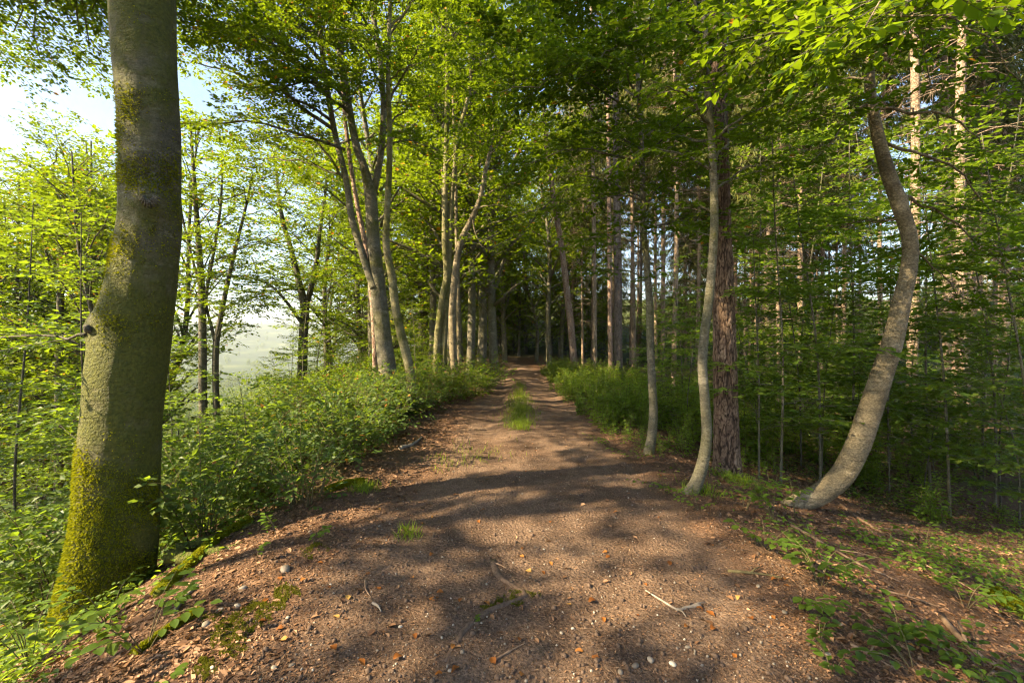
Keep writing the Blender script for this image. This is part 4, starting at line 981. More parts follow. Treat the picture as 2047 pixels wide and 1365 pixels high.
# --- beeches on the plateau, behind the forked beech and round the path's end
def gen_mid():
    px, d = U(640, 1010), U(17, 48)
    if px < 700 and d < 23: return None
    x = (px - CX) / F * d
    if abs(x - path_c(d)) < 2.2 and d < 34: return None
    return (x, d)
row = []
for (x, y) in spaced(24, gen_mid, 2.8):
    k = RNG.integers(0, 4); row.append(place('beech_tree', BEECH[k], x, y, U(0.85, 1.2), M['bark'] if RNG.random() < 0.5 else M['bark_dark']))
label_row(row, 'green beech in the wood left of the path, {} from the left there', 'tree', 'beeches left of the path')
row = []
for (px, d, k, s) in [(990, 19, 0, 1.0), (962, 23, 1, 1.0), (1098, 27, 3, 0.9), (1072, 34, 2, 0.9), (1010, 33, 0, 1.0), (940, 18.5, 3, 0.95), (1120, 36, 1, 0.9)]:
    row.append(place('beech_tree', BEECH[k], (px - CX) / F * d, d, s, M['bark']))
label_row(row, 'beech with its crown arching over the far path, {} from the left', 'tree', 'beeches arching over the far path')
row = []
for (x, y) in spaced(18, lambda: (U(-7, 6), U(38, 62)), 2.4):
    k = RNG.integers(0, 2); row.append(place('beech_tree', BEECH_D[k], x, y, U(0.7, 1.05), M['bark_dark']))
label_row(row, 'dark slim beech closing the far end of the path, {} from the left', 'tree', 'dark beeches beyond the path end')
# --- unseen beeches added down the slope beside the camera, their crowns shading the path
row = []
def along(s_, perp):
    """s_ metres towards the sun, perp metres across"""
    c_, n_ = math.cos(SUN_AZ), math.sin(SUN_AZ)
    return s_ * c_ + perp * n_, s_ * n_ - perp * c_
for (s_, perp, s, k) in [(11, 1.5, 1.0, 0), (14, 1.2, 1.0, 0), (11.5, 4.2, 1.0, 1), (13, 9.2, 1.0, 0), (17, 9.4, 0.9, 1), (17, -2.5, 1.0, 0)]:
    x, y = along(s_, perp)
    row.append(place('beech_tree', BEECH_SHADE[k], x, y, s, M['bark_dark']))
label_row(row, 'slope beech left of the mossy trunk beyond the picture edge, {} along the slope', 'tree', 'unseen beeches added as path shade', key=lambda t: t.location.y)
# --- low leafy beeches closing the view under the tall crowns
row = []
for (x, y) in spaced(40, lambda: (U(-12, 66), U(40, 66)), 2.8):
    row.append(place('beech_tree', BEECH_L[RNG.integers(0, 2)], x, y, U(0.7, 1.2), M['bark_dark']))
for (x, y) in spaced(10, lambda: (U(-9, 9), U(40, 50)), 2.2):
    row.append(place('beech_tree', BEECH_L[RNG.integers(0, 2)], x, y, U(0.5, 0.9), M['bark_dark']))
label_row(row, 'low bushy beech far back in the wood, {} from the left', 'tree', 'bushy beeches far back')
# --- spruce stand on the right: the ones the photo shows plainly, then the rest
row = []
for (px, py, d, sc) in [(1930, 905, 0, 1.0), (1820, 888, 0, 1.05), (1890, 0, 17, 1.05), (1600, 0, 19, 1.1), (1683, 0, 21, 0.95), (1535, 0, 20, 0.9), (1968, 0, 18, 0.8), (1765, 0, 17, 1.0), (1345, 0, 19, 0.9), (1325, 0, 23, 1.0), (1392, 0, 22, 1.1), (1268, 0, 24, 1.0), (1488, 0, 26, 1.0), (1640, 0, 27, 1.1), (2010, 0, 22, 1.0), (1165, 0, 30, 0.9), (1560, 0, 15.5, 0.8)]:
    if py: g = G(px, py); x, y = g[0], g[1]
    else: x, y = (px - CX) / F * d, d
    row.append(place('spruce_tree', SPRUCE[RNG.integers(0, 4)], x, y, sc, M['bark_spruce']))
fixed = [(t.location.x, t.location.y) for t in row]
def gen_spruce():
    px, d = U(1075, 2150), U(19, 55)
    x = (px - CX) / F * d
    if abs(x - path_c(d)) < 3 and d < 34: return None
    if any((x - a) ** 2 + (d - b) ** 2 < 5 for a, b in fixed): return None
    return (x, d)
for (x, y) in spaced(44, gen_spruce, 2.6):
    row.append(place('spruce_tree', SPRUCE[RNG.integers(0, 4)], x, y, U(0.8, 1.15), M['bark_spruce'] if RNG.random() < 0.7 else M['bark_pinkish']))
for (x, y) in spaced(30, lambda: (U(5, 68), U(40, 64)), 2.4):
    row.append(place('spruce_tree', SPRUCE_B[RNG.integers(0, 2)], x, y, U(0.8, 1.1), M['bark_spruce']))
label_row(row, 'straight tall spruce right of the path, {} from the left of its stand', 'tree', 'spruce stand right of the path')

# --- young beeches under the tall trees
row = []
for (px, py, d, k) in [(1517, 958, 0, 0), (1642, 942, 0, 2), (1778, 985, 0, 0), (2038, 1050, 0, 1), (1700, 900, 0, 1), (1870, 950, 0, 3), (1960, 930, 0, 0), (1580, 900, 0, 3)]:
    g = G(px, py); row.append(place('young_beech', SAPL[k], g[0], g[1], U(0.85, 1.1), M['bark']))
def gen_under():
    x, y = U(3.6, 17), U(7.5, 22)
    if x / y < 0.30 or x / y > 1.25: return None
    if x < path_c(y) + 2.6: return None
    return (x, y)
for (x, y) in spaced(54, gen_under, 1.2): row.append(place('young_beech', SAPL[RNG.integers(0, 4)], x, y, U(0.7, 1.25), M['bark_dark']))
for (px, d, k, s) in [(1560, 6.8, 2, 1.05), (1640, 7.4, 2, 1.15), (1900, 7.0, 2, 1.1), (1990, 7.6, 2, 1.2), (1860, 8.5, 2, 1.3), (2060, 6.2, 2, 1.1), (1700, 9, 2, 1.35), (1520, 8.6, 2, 1.2), (1960, 9.5, 2, 1.5), (1780, 10, 2, 1.5), (1600, 10.5, 2, 1.5)]:
    row.append(place('young_beech', SAPL[k], (px - CX) / F * d, d, s, M['bark']))
label_row(row, 'young beech with flat sprays under the spruces, {} from the left', 'sapling', 'young beeches under the spruces')
row = []
def gen_under_l():
    y = U(10, 30); x = left_edge(y) + U(-6, 2.6)
    if abs(x - path_c(y)) < 2.4: return None
    px = CX + x / y * F
    return (x, y) if 560 < px < 990 else None
for (x, y) in spaced(30, gen_under_l, 1.2): row.append(place('young_beech', SAPL_S[RNG.integers(0, 3)], x, y, U(0.6, 1.0), M['bark']))
label_row(row, 'bright green young beech among the bank trees, {} from the left there', 'sapling', 'young beeches on the left bank')
row = []
def gen_slope_s():
    y = U(4.8, 15); x = -y * U(0.55, 1.2)
    return (x, y) if x < left_edge(y) - 1.2 else None
for (x, y) in spaced(26, gen_slope_s, 1.3):
    pp = x * math.sin(SUN_AZ) - y * math.cos(SUN_AZ)
    if 380 < CX + x / y * F < 600 and y > 6 or (y < 9 and 3.2 < pp < 6.6 and x < -4): continue
    row.append(place('young_beech', SAPL[RNG.integers(0, 4)], x, y, U(0.7, 1.15), M['bark_dark']))
label_row(row, 'shaded young beech on the steep left slope, {} from the left there', 'sapling', 'young beeches on the left slope')

# --- shrubs on the left bank and slope
row = []
def gen_shrub():
    y = U(4.6, 24); u = abs(RNG.normal(0, 1)) * 2.6 if y > 7 else U(0.4, 5)
    x = left_edge(y) + (0.9 if y > 11 else 0.15) - u
    if x > path_c(y) - 1.75 or x / y < -1.25: return None
    return (x, y)
for (x, y) in spaced(170, gen_shrub, 0.62):
    sunny = y > 8 and x > left_edge(y) - 3
    row.append(place('leafy_shrub', (SHRUB_S if sunny and RNG.random() < 0.5 else SHRUB)[RNG.integers(0, 2 if sunny else 4)], x, y, U(0.65, 1.05), M['stem']))
for (px, d) in [(665, 8.2), (700, 8.8), (735, 9.2), (772, 9.6), (805, 9.9), (838, 10.3), (868, 11.2), (893, 12.0), (915, 12.6), (940, 13.4), (960, 14.5), (750, 10.3), (820, 11.2), (850, 12.6), (975, 16.0), (700, 10.2), (640, 9.6)]:
    row.append(place('leafy_shrub', (SHRUB_S + SHRUB)[RNG.integers(0, 4)], (px - CX) / F * d, d, U(0.75, 1.0), M['stem']))
label_row(row, 'leafy green shrub on the left bank, {} nearest the camera', 'shrub', 'shrubs on the left bank', key=lambda t: t.location.y)
# --- tall herbs along the right edge of the path, low ones under the spruces
row = []
def gen_herb():
    y = U(7.0, 24); x = path_c(y) + np.interp(y, [7, 9, 14, 24], [1.75, 1.35, 1.3, 1.3]) + abs(RNG.normal(0, 0.9))
    return (x, y)
for (x, y) in spaced(95, gen_herb, 0.36): row.append(place('nettle_clump', HERB[RNG.integers(0, 3) if y > 8 else 3], x, y, U(0.75, 1.15), None))
label_row(row, 'green nettle clump along the right path edge, {} nearest the camera', 'herb', 'nettles along the right path edge', key=lambda t: t.location.y)
row = []
def gen_fl():
    x, y = U(3.2, 17), U(6.5, 24)
    return (x, y) if 0.25 < x / y < 1.2 and x > path_c(y) + 2.6 else None
for (x, y) in spaced(110, gen_fl, 0.7): row.append(place('woodland_herb', HERB[RNG.integers(0, 4)], x, y, U(0.7, 1.4), None))
label_row(row, 'low leafy herb clump under the spruces, {} nearest the camera', 'herb', 'herbs under the spruces', key=lambda t: t.location.y)

# ------------------------------------------------------------------ what lies on the ground
def scatter(n, x0, x1, y0, y1, power=1.6):
    """points spread so that they are about even in the picture"""
    u = RNG.random(n); y = (y0 ** (1 - power) + u * (y1 ** (1 - power) - y0 ** (1 - power))) ** (1 / (1 - power))
    w = 1.0 + 0 * y
    x = RNG.uniform(x0, x1, n) * np.clip(y / 4.5, 0.45, 1.3)
    return x, y
def slope_n(x, y):
    h = 0.03; gx_ = (gz(x + h, y) - gz(x - h, y)) / (2 * h); gy_ = (gz(x, y + h) - gz(x, y - h)) / (2 * h)
    return unit(np.stack([-gx_, -gy_, np.ones_like(gx_)], -1))
def flat_leaves(x, y, size, tilt, lift=0.002, shape='kite', width=0.6):
    n = slope_n(x, y) + RNG.normal(0, tilt, (len(x), 3)) * [1, 1, 0.3]; a = RNG.uniform(0, 6.28, len(x))
    d = np.stack([np.cos(a), np.sin(a), 0 * a], -1); n = unit(n); d = unit(d - n * np.sum(d * n, -1, keepdims=True))
    p = np.stack([x, y, top(x, y) + lift + size * 0.15 * tilt], -1) - d * size[:, None] * 0.5
    return leaf_geo(p, d, n, size, shape, width, 0.2)
# crumbled leaves: finer and sparser on the path, thick on the banks
x, y = scatter(105000, -6, 6.5, 1.5, 15)
off = np.abs(x - path_c(y)); pm = smooth(1.0, 1.9, off + 0.5 * fbm2(x, y, 1.4, 3, 4.0))
keep = RNG.random(len(x)) < 0.62 + 0.38 * pm
x, y, pm = x[keep], y[keep], pm[keep]
size = (0.008 + 0.020 * RNG.random(len(x)) ** 2) * (0.75 + 1.1 * pm) * np.clip(y / 4, 0.85, 2.0)
V, Fq = flat_leaves(x, y, size, 0.34, width=0.55)
x, y = scatter(5200, -6, 6.5, 1.6, 14)
off = np.abs(x - path_c(y)); m = RNG.random(len(x)) < (0.10 + 0.9 * smooth(1.1, 2.2, off)) * smooth(-0.35, 0.25, fbm2(x, y, 1.1, 3, 18.0)); x, y = x[m], y[m]
V2, F2 = flat_leaves(x, y, RNG.uniform(0.032, 0.062, len(x)), 0.42, 0.004, 'oval', 0.6)      # whole dead leaves drifted on the banks
obj('leaf_litter', mk_mesh('leaf_litter', np.vstack([V, V2]), [F2 + len(V), Fq], M['dead']), kind='stuff')
# needles and twig bits
x, y = scatter(20000, -5, 6, 1.5, 10)
L = RNG.uniform(0.012, 0.06, len(x)); a = RNG.uniform(0, 6.28, len(x)); dx, dy = np.cos(a) * L / 2, np.sin(a) * L / 2
p0 = np.stack([x - dx, y - dy, top(x - dx, y - dy) + 0.002], -1); p1 = np.stack([x + dx, y + dy, top(x + dx, y + dy) + RNG.uniform(0.001, 0.012, len(x))], -1)
acc = Acc(); acc.add(*sticks(p0, p1, RNG.uniform(0.0006, 0.0018, len(x)) * np.clip(y / 3, 0.8, 2)))
obj('twig_litter', acc.mesh('twig_litter', M['wood']), kind='stuff')
# gravel crumbs
ICO = None
def ico():
    global ICO
    if ICO is None:
        t = (1 + 5 ** 0.5) / 2
        v = unit(np.array([[-1, t, 0], [1, t, 0], [-1, -t, 0], [1, -t, 0], [0, -1, t], [0, 1, t], [0, -1, -t], [0, 1, -t], [t, 0, -1], [t, 0, 1], [-t, 0, -1], [-t, 0, 1]], float))
        f = np.array([[0, 11, 5], [0, 5, 1], [0, 1, 7], [0, 7, 10], [0, 10, 11], [1, 5, 9], [5, 11, 4], [11, 10, 2], [10, 7, 6], [7, 1, 8], [3, 9, 4], [3, 4, 2], [3, 2, 6], [3, 6, 8], [3, 8, 9], [4, 9, 5], [2, 4, 11], [6, 2, 10], [8, 6, 7], [9, 8, 1]])
        ICO = (v, f)
    return ICO
v0, f0 = ico()
x, y = scatter(2400, -3, 3.2, 1.5, 9)
m = (np.abs(x - path_c(y)) < 1.9); x, y = x[m], y[m]; n = len(x)
s = 0.0022 + 0.006 * RNG.random(n) ** 3
V = v0[None] * s[:, None, None] * RNG.uniform(0.7, 1.3, (n, 1, 3)) * (1 + RNG.normal(0, 0.12, (n, 12, 1))) + np.stack([x, y, top(x, y) + s * 0.4], -1)[:, None]
obj('gravel', mk_mesh('gravel', V.reshape(-1, 3), [(f0[None] + (np.arange(n) * 12)[:, None, None]).reshape(-1, 3)], M['pebble'], True), kind='stuff')
# clods of earth
x, y = scatter(4500, -2.6, 3.0, 1.5, 9); n = len(x); s = 0.003 + 0.012 * RNG.random(n) ** 3
V = v0[None] * s[:, None, None] * RNG.uniform(0.7, 1.4, (n, 1, 3)) * (1 + RNG.normal(0, 0.2, (n, 12, 1))) + np.stack([x, y, top(x, y) + s * 0.2], -1)[:, None]
M['clod'] = simple('earth_clod', [(0.3, (0.05, 0.032, 0.022)), (0.7, (0.13, 0.09, 0.065))], 40)
obj('earth_crumbs', mk_mesh('earth_crumbs', V.reshape(-1, 3), [(f0[None] + (np.arange(n) * 12)[:, None, None]).reshape(-1, 3)], M['clod'], True), kind='stuff')
# single pebbles, one can pick out
def stone_mesh(k):
    u, w = np.meshgrid(np.linspace(0, 2 * math.pi, 12, endpoint=False), np.linspace(0.0, math.pi, 8))
    v = np.stack([np.sin(w) * np.cos(u), np.sin(w) * np.sin(u), np.cos(w)], -1).reshape(-1, 3)
    v = v * (1 + 0.22 * fbm(v * 1.2 + k * 7, 3))[:, None] * np.array([1, 0.75, 0.5])
    i = (np.arange(7)[:, None] * 12); j = np.arange(12)[None]; q = (j + 1) % 12
    return mk_mesh('pebble', v, [np.stack([i + j, i + 12 + j, i + 12 + q, i + q], -1).reshape(-1, 4)], M['pebble'], True)
STONES = [stone_mesh(k) for k in range(5)]
row = []
peb = [(548, 1336, .018), (583, 1331, .018), (424, 1336, .016), (924, 1315, .015), (982, 1100, .013), (1145, 1262, .012), (485, 1178, .03), (570, 1140, .045), (412, 1250, .03), (475, 1212, .022), (440, 1220, .02), (1060, 1066, .012), (620, 1063, .02), (885, 1116, .012), (900, 1350, .014), (1270, 1340, .02), (1300, 1325, .022), (1345, 1335, .02), (1240, 1350, .018), (1375, 1300, .016), (1122, 1269, .012), (575, 1236, .014), (800, 1258, .013), (1516, 1173, .018), (1568, 1225, .02), (1638, 1265, .014), (1655, 1308, .016), (1680, 1250, .016)]
for (px, py, s) in peb: row.append((G(px, py), s))
x, y = scatter(34, -2.2, 2.4, 1.7, 6)
for a, b in zip(x, y): row.append((np.array([a, b, 0]), U(0.005, 0.011)))
objs = []
for g, s in row:
    objs.append(obj('pebble', STONES[RNG.integers(0, 5)], None, (g[0], g[1], float(top(g[0], g[1])) + s * 0.22), (U(-0.2, 0.2), U(-0.2, 0.2), U(0, 6.28)), (s, s, s)))
label_row(objs, 'small pale pebble on the ground, {} nearest the camera', 'pebble', 'pale pebbles on the path', key=lambda t: math.hypot(t.location.x, t.location.y))
# single fallen leaves
def curled(k):
    b = BLADE[k % 3].copy(); b.materials.append(M['orange'])
    n = len(b.vertices); co = np.empty(n * 3); b.vertices.foreach_get('co', co); co = co.reshape(-1, 3)
    co[:, 2] += 0.10 * np.sin(co[:, 0] * 3.1) * (0.5 + 0.5 * k / 3) + 0.5 * co[:, 1] ** 2 * (0.3 + k) + 0.05 * np.sin(co[:, 0] * 9 + co[:, 1] * 7) ; co[:, 0] -= 0.5
    co[:, 2] -= co[:, 2].min()
    b.vertices.foreach_set('co', co.ravel().astype(np.float32)); b.update(); return b
CURL = [curled(k) for k in range(3)]
lv = [(830, 1278), (567, 1280), (1040, 1288), (1420, 1233), (695, 1196), (878, 1358), (910, 1350), (1086, 1152), (1056, 1148), (1136, 1212), (843, 1052), (1184, 1206), (1206, 1244), (865, 1035), (672, 1235), (665, 1298), (722, 1335), (795, 1325), (1042, 1355), (1158, 1305), (862, 1113), (1338, 1130), (1400, 1225), (1425, 1262), (965, 1023), (1230, 1032), (735, 1147), (757, 1180), (530, 1202), (658, 1175), (560, 1157), (395, 1145), (455, 1080), (375, 1155), (1043, 1115), (985, 1330), (1050, 945), (905, 1300), (920, 1208), (880, 1192), (1290, 1175), (1215, 1118), (1500, 1240), (1468, 1318), (640, 1125), (1820, 1292), (1930, 1270), (1100, 1045), (1180, 965)]
objs = []
for (px, py) in lv:
    g = G(px, py); s = U(0.035, 0.06)
    objs.append(obj('fallen_leaf', CURL[RNG.integers(0, 3)], None, (g[0], g[1], float(top(g[0], g[1])) + 0.003), (U(-0.25, 0.25), U(-0.25, 0.25), U(0, 6.28)), (s, s, s)))
x, y = scatter(36, -2.6, 3.2, 1.8, 7)
for a, b in zip(x, y):
    s = U(0.03, 0.055); objs.append(obj('fallen_leaf', CURL[RNG.integers(0, 3)], None, (a, b, float(top(a, b)) + 0.003), (U(-0.3, 0.3), U(-0.3, 0.3), U(0, 6.28)), (s, s, s)))
label_row(objs, 'orange fallen leaf lying on the ground, {} nearest the camera', 'leaf', 'orange fallen leaves', key=lambda t: math.hypot(t.location.x, t.location.y))
# sticks and branches on the ground
def ground_stick(name, label, pxs, r, mat, cat='stick', lift=0.6, twig=None, taper=0.35):
    pts = [G(a, b) for a, b in pxs]; pts = [np.array([p[0], p[1], float(top(p[0], p[1])) + r * lift]) for p in pts]
    if len(pts) == 2: pts.insert(1, (pts[0] + pts[1]) / 2 + [U(-.02, .02), U(-.02, .02), r * 0.5])
    c = catmull(pts, 18); c[:, 2] = np.maximum(c[:, 2], top(c[:, 0], c[:, 1]) + r * lift * 0.6)
    rr = np.linspace(r, r * taper, 18) * (1 + 0.10 * RNG.normal(0, 1, 18)); acc = Acc(); base = pts[0]
    acc.add(*tube(c, rr, 10))
    o = tag(empty(name, tuple(base)), label, cat)
    sh = obj('shaft', acc.mesh('shaft', mat, True, base), o)
    if twig:
        for (i, d, L) in twig:
            e = c[i] + np.array(d) * L; e[2] = max(e[2], float(top(e[0], e[1])) + 0.004); a2 = Acc(); a2.add(*tube([c[i], (c[i] + e) / 2 + [0, 0, 0.01], e], [r * 0.5, r * 0.4, r * 0.2], 7)); obj('side_twig', a2.mesh('side_twig', mat, True, base), sh)
    return o, c, rr
ground_stick('broken_branch', 'pale forked stick on the dark path at lower right', [(1400, 1217), (1372, 1222), (1355, 1224), (1330, 1210), (1290, 1187)], 0.012, M['wood_grey'], twig=[(3, (0.8, 0.3, 0.02), 0.14), (8, (0.2, -0.9, 0.02), 0.08)])
ground_stick('fallen_branch', 'long brown branch lying down the right slope', [(1885, 1240), (1930, 1290), (1975, 1325), (2030, 1352)], 0.022, M['wood'], twig=[(6, (0.5, 0.7, 0.05), 0.3)])
ground_stick('fallen_branch', 'brown branch lying below the curved beech foot', [(1680, 1010), (1720, 1040), (1770, 1070), (1830, 1095)], 0.02, M['wood'], twig=[(4, (-0.2, -0.8, 0.05), 0.3), (9, (0.8, -0.3, 0.03), 0.3)])
ground_stick('fallen_branch', 'thin branch crossing the leaf litter right of the bramble', [(1580, 1050), (1650, 1090), (1720, 1130), (1800, 1165)], 0.014, M['wood'], twig=[(7, (0.7, -0.5, 0.03), 0.35)])
ground_stick('fallen_branch', 'greenish branch lying at the right path border', [(1455, 1143), (1510, 1148), (1570, 1158)], 0.012, M['stem'], twig=[(7, (0.6, 0.4, 0.03), 0.2)])
ground_stick('fallen_branch', 'barkless branch end on the sunny litter at left', [(345, 1230), (370, 1195), (400, 1170)], 0.016, M['wood_grey'])
ground_stick('wood_stick', 'pale broken stick on the left path edge farther on', [(800, 898), (825, 890), (843, 876)], 0.035, M['wood_grey'])
ground_stick('wood_stick', 'short pale wood splinter on the shaded ground', [(745, 1212), (762, 1228)], 0.010, M['wood_grey'])
ground_stick('wood_stick', 'thin upright-lying twig on the sunny dirt', [(730, 1160), (742, 1200)], 0.006, M['wood'])
ground_stick('wood_stick', 'little stick near the middle of the path', [(983, 1130), (1012, 1142)], 0.008, M['wood'])
ground_stick('wood_stick', 'slim grey twig on the slope beside the mossy log', [(450, 1060), (498, 1035), (520, 1030)], 0.006, M['wood_grey'])
ground_stick('wood_stick', 'dark twig across the lower path', [(985, 1330), (1020, 1310), (1050, 1295)], 0.007, M['wood'])
for k, (a, b) in enumerate([((1600, 1120), (1700, 1180)), ((1850, 1130), (1960, 1190)), ((1760, 1180), (1880, 1215)), ((1700, 1290), (1790, 1340)), ((1900, 1090), (1990, 1120))]):
    ground_stick('fallen_branch', 'thin dead branch on the right slope, {} from the left among the slope branches'.format(ordinal(k + 1)), [a, b], 0.010, M['wood'], twig=[(8, (0.6, 0.5, 0.03), 0.2)])
# mossy logs and the exposed root
def mossy(name, label, pxs, r, cat, blades_n=9000, lift=0.3, taper=0.8, ln=0.02):
    o, c, rr = ground_stick(name, label, pxs, r, M['moss'], cat, lift, taper=taper)
    base = np.array(o.location); i = RNG.uniform(0, 17, blades_n); k = i.astype(int).clip(0, 16); f = (i - k)[:, None]
    p = c[k] * (1 - f) + c[k + 1] * f; T = unit(c[k + 1] - c[k]); a = RNG.uniform(0, 2 * math.pi, blades_n)[:, None]
    s = unit(np.cross(T, [0, 0, 1.0])); up = np.cross(s, T); nn = s * np.cos(a) + up * np.abs(np.sin(a))
    V, Fq = leaf_geo(p + nn * rr[k][:, None] * 0.95 - base, unit(nn + RNG.normal(0, 0.5, nn.shape)), RNG.normal(0, 1, nn.shape), ln * RNG.uniform(0.5, 1.3, blades_n), 'kite', 0.35, 0)
    obj('moss', mk_mesh('moss', V, [Fq], M['mossblade']), o, kind='stuff')
mossy('mossy_log', 'thin moss-covered log lying down the left bank beside the big beech', [(318, 1190), (370, 1140), (430, 1085), (500, 1042)], 0.045, 'log', 14000)
mossy('mossy_log', 'short mossy log at the left edge of the path', [(655, 985), (690, 972), (728, 966)], 0.05, 'log', 6000)
mossy('mossy_stump', 'decaying mossy stump at the right picture edge', [(1985, 1195), (2010, 1210), (2040, 1232)], 0.07, 'stump', 5000, lift=0.5)
mossy('mossy_branch', 'low mossy branch on the bank below the moss cushions', [(270, 1310), (340, 1260), (400, 1225)], 0.02, 'branch', 3500)
o, c, rr = ground_stick('tree_root', 'exposed tree root crossing the near path with a mossy top', [(985, 1125), (1000, 1160), (1050, 1195), (985, 1225), (930, 1265), (890, 1330)], 0.028, M['clod'], 'root', lift=-0.75, taper=0.7)
# moss cushions (outlines taken on the ground)
def inside(px, py, poly):
    c = np.zeros(len(px), bool); n = len(poly)
    for i in range(n):
        x1, y1 = poly[i]; x2, y2 = poly[(i + 1) % n]
        c ^= ((y1 > py) != (y2 > py)) & (px < (x2 - x1) * (py - y1) / (y2 - y1 + 1e-9) + x1)
    return c
polys = [[(420, 1265), (470, 1240), (510, 1210), (540, 1190), (565, 1160), (600, 1175), (590, 1205), (540, 1225), (500, 1270), (470, 1320), (430, 1310)], [(400, 1235), (450, 1215), (455, 1225), (410, 1250)], [(385, 1340), (430, 1315), (440, 1340), (400, 1362)], [(1000, 1205), (1040, 1185), (1080, 1190), (1060, 1205), (990, 1225), (960, 1240)], [(600, 1110), (640, 1085), (660, 1095), (620, 1120)]]
V_, F_, nv = [], [], 0
for po in polys:
    a = np.array(po, float); lo, hi = a.min(0), a.max(0)
    N = int((hi - lo).prod() * 1.6); qx, qy = RNG.uniform(lo[0], hi[0], N), RNG.uniform(lo[1], hi[1], N)
    jit = 14 * fbm2(qx, qy, 0.05, 4, 3.3); m = inside(qx + jit * 2, qy + jit, po) & (fbm2(qx, qy, 0.06, 4, 5.5) > RNG.uniform(-0.45, 0.1, N)); qx, qy = qx[m], qy[m]
    g0 = np.array([G(u, w) for u, w in zip(qx[:60], qy[:60])])
    # plane fit turns the remaining picture points into ground points
    A_ = np.stack([qx[:60], qy[:60], qx[:60] * qy[:60], qy[:60] ** 2, np.ones(len(g0))], -1); cx_, cy_ = (np.linalg.lstsq(A_, g0[:, k], rcond=None)[0] for k in (0, 1))
    Bm = np.stack([qx, qy, qx * qy, qy ** 2, np.ones(len(qx))], -1); gx_, gy_ = Bm @ cx_, Bm @ cy_
    n = len(gx_); hgt = 0.006 + 0.010 * (fbm2(gx_, gy_, 9.0, 3, 8.0) + 0.4).clip(0, 1)
    p = np.stack([gx_, gy_, top(gx_, gy_) + hgt - 0.012], -1)
    v, f = leaf_geo(p, RNG.normal(0, 0.55, (n, 3)) + [0, 0, 0.9], RNG.normal(0, 1, (n, 3)), RNG.uniform(0.006, 0.017, n), 'kite', 0.45, 0); V_.append(v); F_.append(f + nv); nv += len(v)
obj('moss_cushions', mk_mesh('moss_cushions', np.concatenate(V_), [np.concatenate(F_)], M['mossflat']), kind='stuff')

# grass down the middle of the path and small tufts
def grass_blades(x, y, h):
    n = len(x); p = np.stack([x, y, top(x, y) - 0.005], -1)
    d = RNG.normal(0, 0.42, (n, 3)); d[:, 2] = 1
    return leaf_geo(p, d, RNG.normal(0, 1, (n, 3)), h, 'kite', 0.07, 0)
y = RNG.uniform(8.2, 18, 9000); w = np.interp(y, [8.2, 9.5, 11, 13, 18], [0.12, 0.30, 0.32, 0.22, 0.12]); x = path_c(y) - 0.16 + RNG.normal(0, 0.5, len(y)) * w * 1.3
m = RNG.random(len(y)) < np.clip(0.6 + 1.6 * fbm2(x, y, 0.9, 3, 6.0), 0, 1) * np.interp(y, [8, 12, 13, 18], [1, 1, 0.55, 0.3]); x, y = x[m], y[m]
V, Fq = grass_blades(x, y, RNG.uniform(0.04, 0.15, len(x)) * (0.6 + 0.6 * RNG.random(len(x))))
V2, F2 = [V], [Fq]; nv = len(V)
for (px, py, sp, c) in [(727, 980, .08, 260), (815, 1075, .05, 110), (1470, 960, .15, 500), (905, 925, .25, 110), (950, 905, .3, 90), (1405, 985, .12, 240)]:
    g = G(px, py); x = g[0] + RNG.normal(0, sp, c); y = g[1] + RNG.normal(0, sp, c); v, f = grass_blades(x, y, RNG.uniform(0.04, 0.14, c)); V2.append(v); F2.append(f + nv); nv += len(v)
obj('grass', mk_mesh('grass', np.concatenate(V2), [np.concatenate(F2)], M['grass']), kind='stuff')
row = []
for yy in [8.8, 9.3, 9.8, 10.3, 10.8, 11.4, 12.6, 13.4, 15.0, 16.2]:
    row.append(place('weed_clump', HERB[3], float(path_c(yy)) - 0.16 + U(-0.2, 0.2), yy, U(0.4, 0.65), None))
label_row(row, 'low green weeds on the grassy strip between the wheel tracks, {} nearest', 'herb', 'weeds between the wheel tracks', key=lambda t: t.location.y)
# creeping ground cover of small leaves
x, y = scatter(64000, -7, 9.5, 2.2, 16, 1.3)
off = x - path_c(y); den = np.where(off > 0, smooth(1.6, 2.6, off) * smooth(-0.10, 0.2, fbm2(x, y, 0.75, 4, 12.0) + 0.06 + 0.16 * smooth(6, 9, y)), smooth(2.3, 4.0, -off) * smooth(-0.05, 0.25, fbm2(x, y, 0.7, 4, 14.0)))
m = RNG.random(len(x)) < den; x, y = x[m], y[m]; n = len(x); h = 0.015 + 0.16 * RNG.random(n) ** 1.6
nrm = slope_n(x, y) + RNG.normal(0, 0.32, (n, 3)); a = RNG.uniform(0, 6.28, n)
V, Fq = leaf_geo(np.stack([x, y, top(x, y) + h], -1), np.stack([np.cos(a), np.sin(a), RNG.normal(-0.1, 0.2, n)], -1), nrm, RNG.uniform(0.025, 0.062, n), 'oval', 0.62)
obj('ground_cover', mk_mesh('ground_cover', V, [Fq], M['leaf_herb']), kind='stuff')

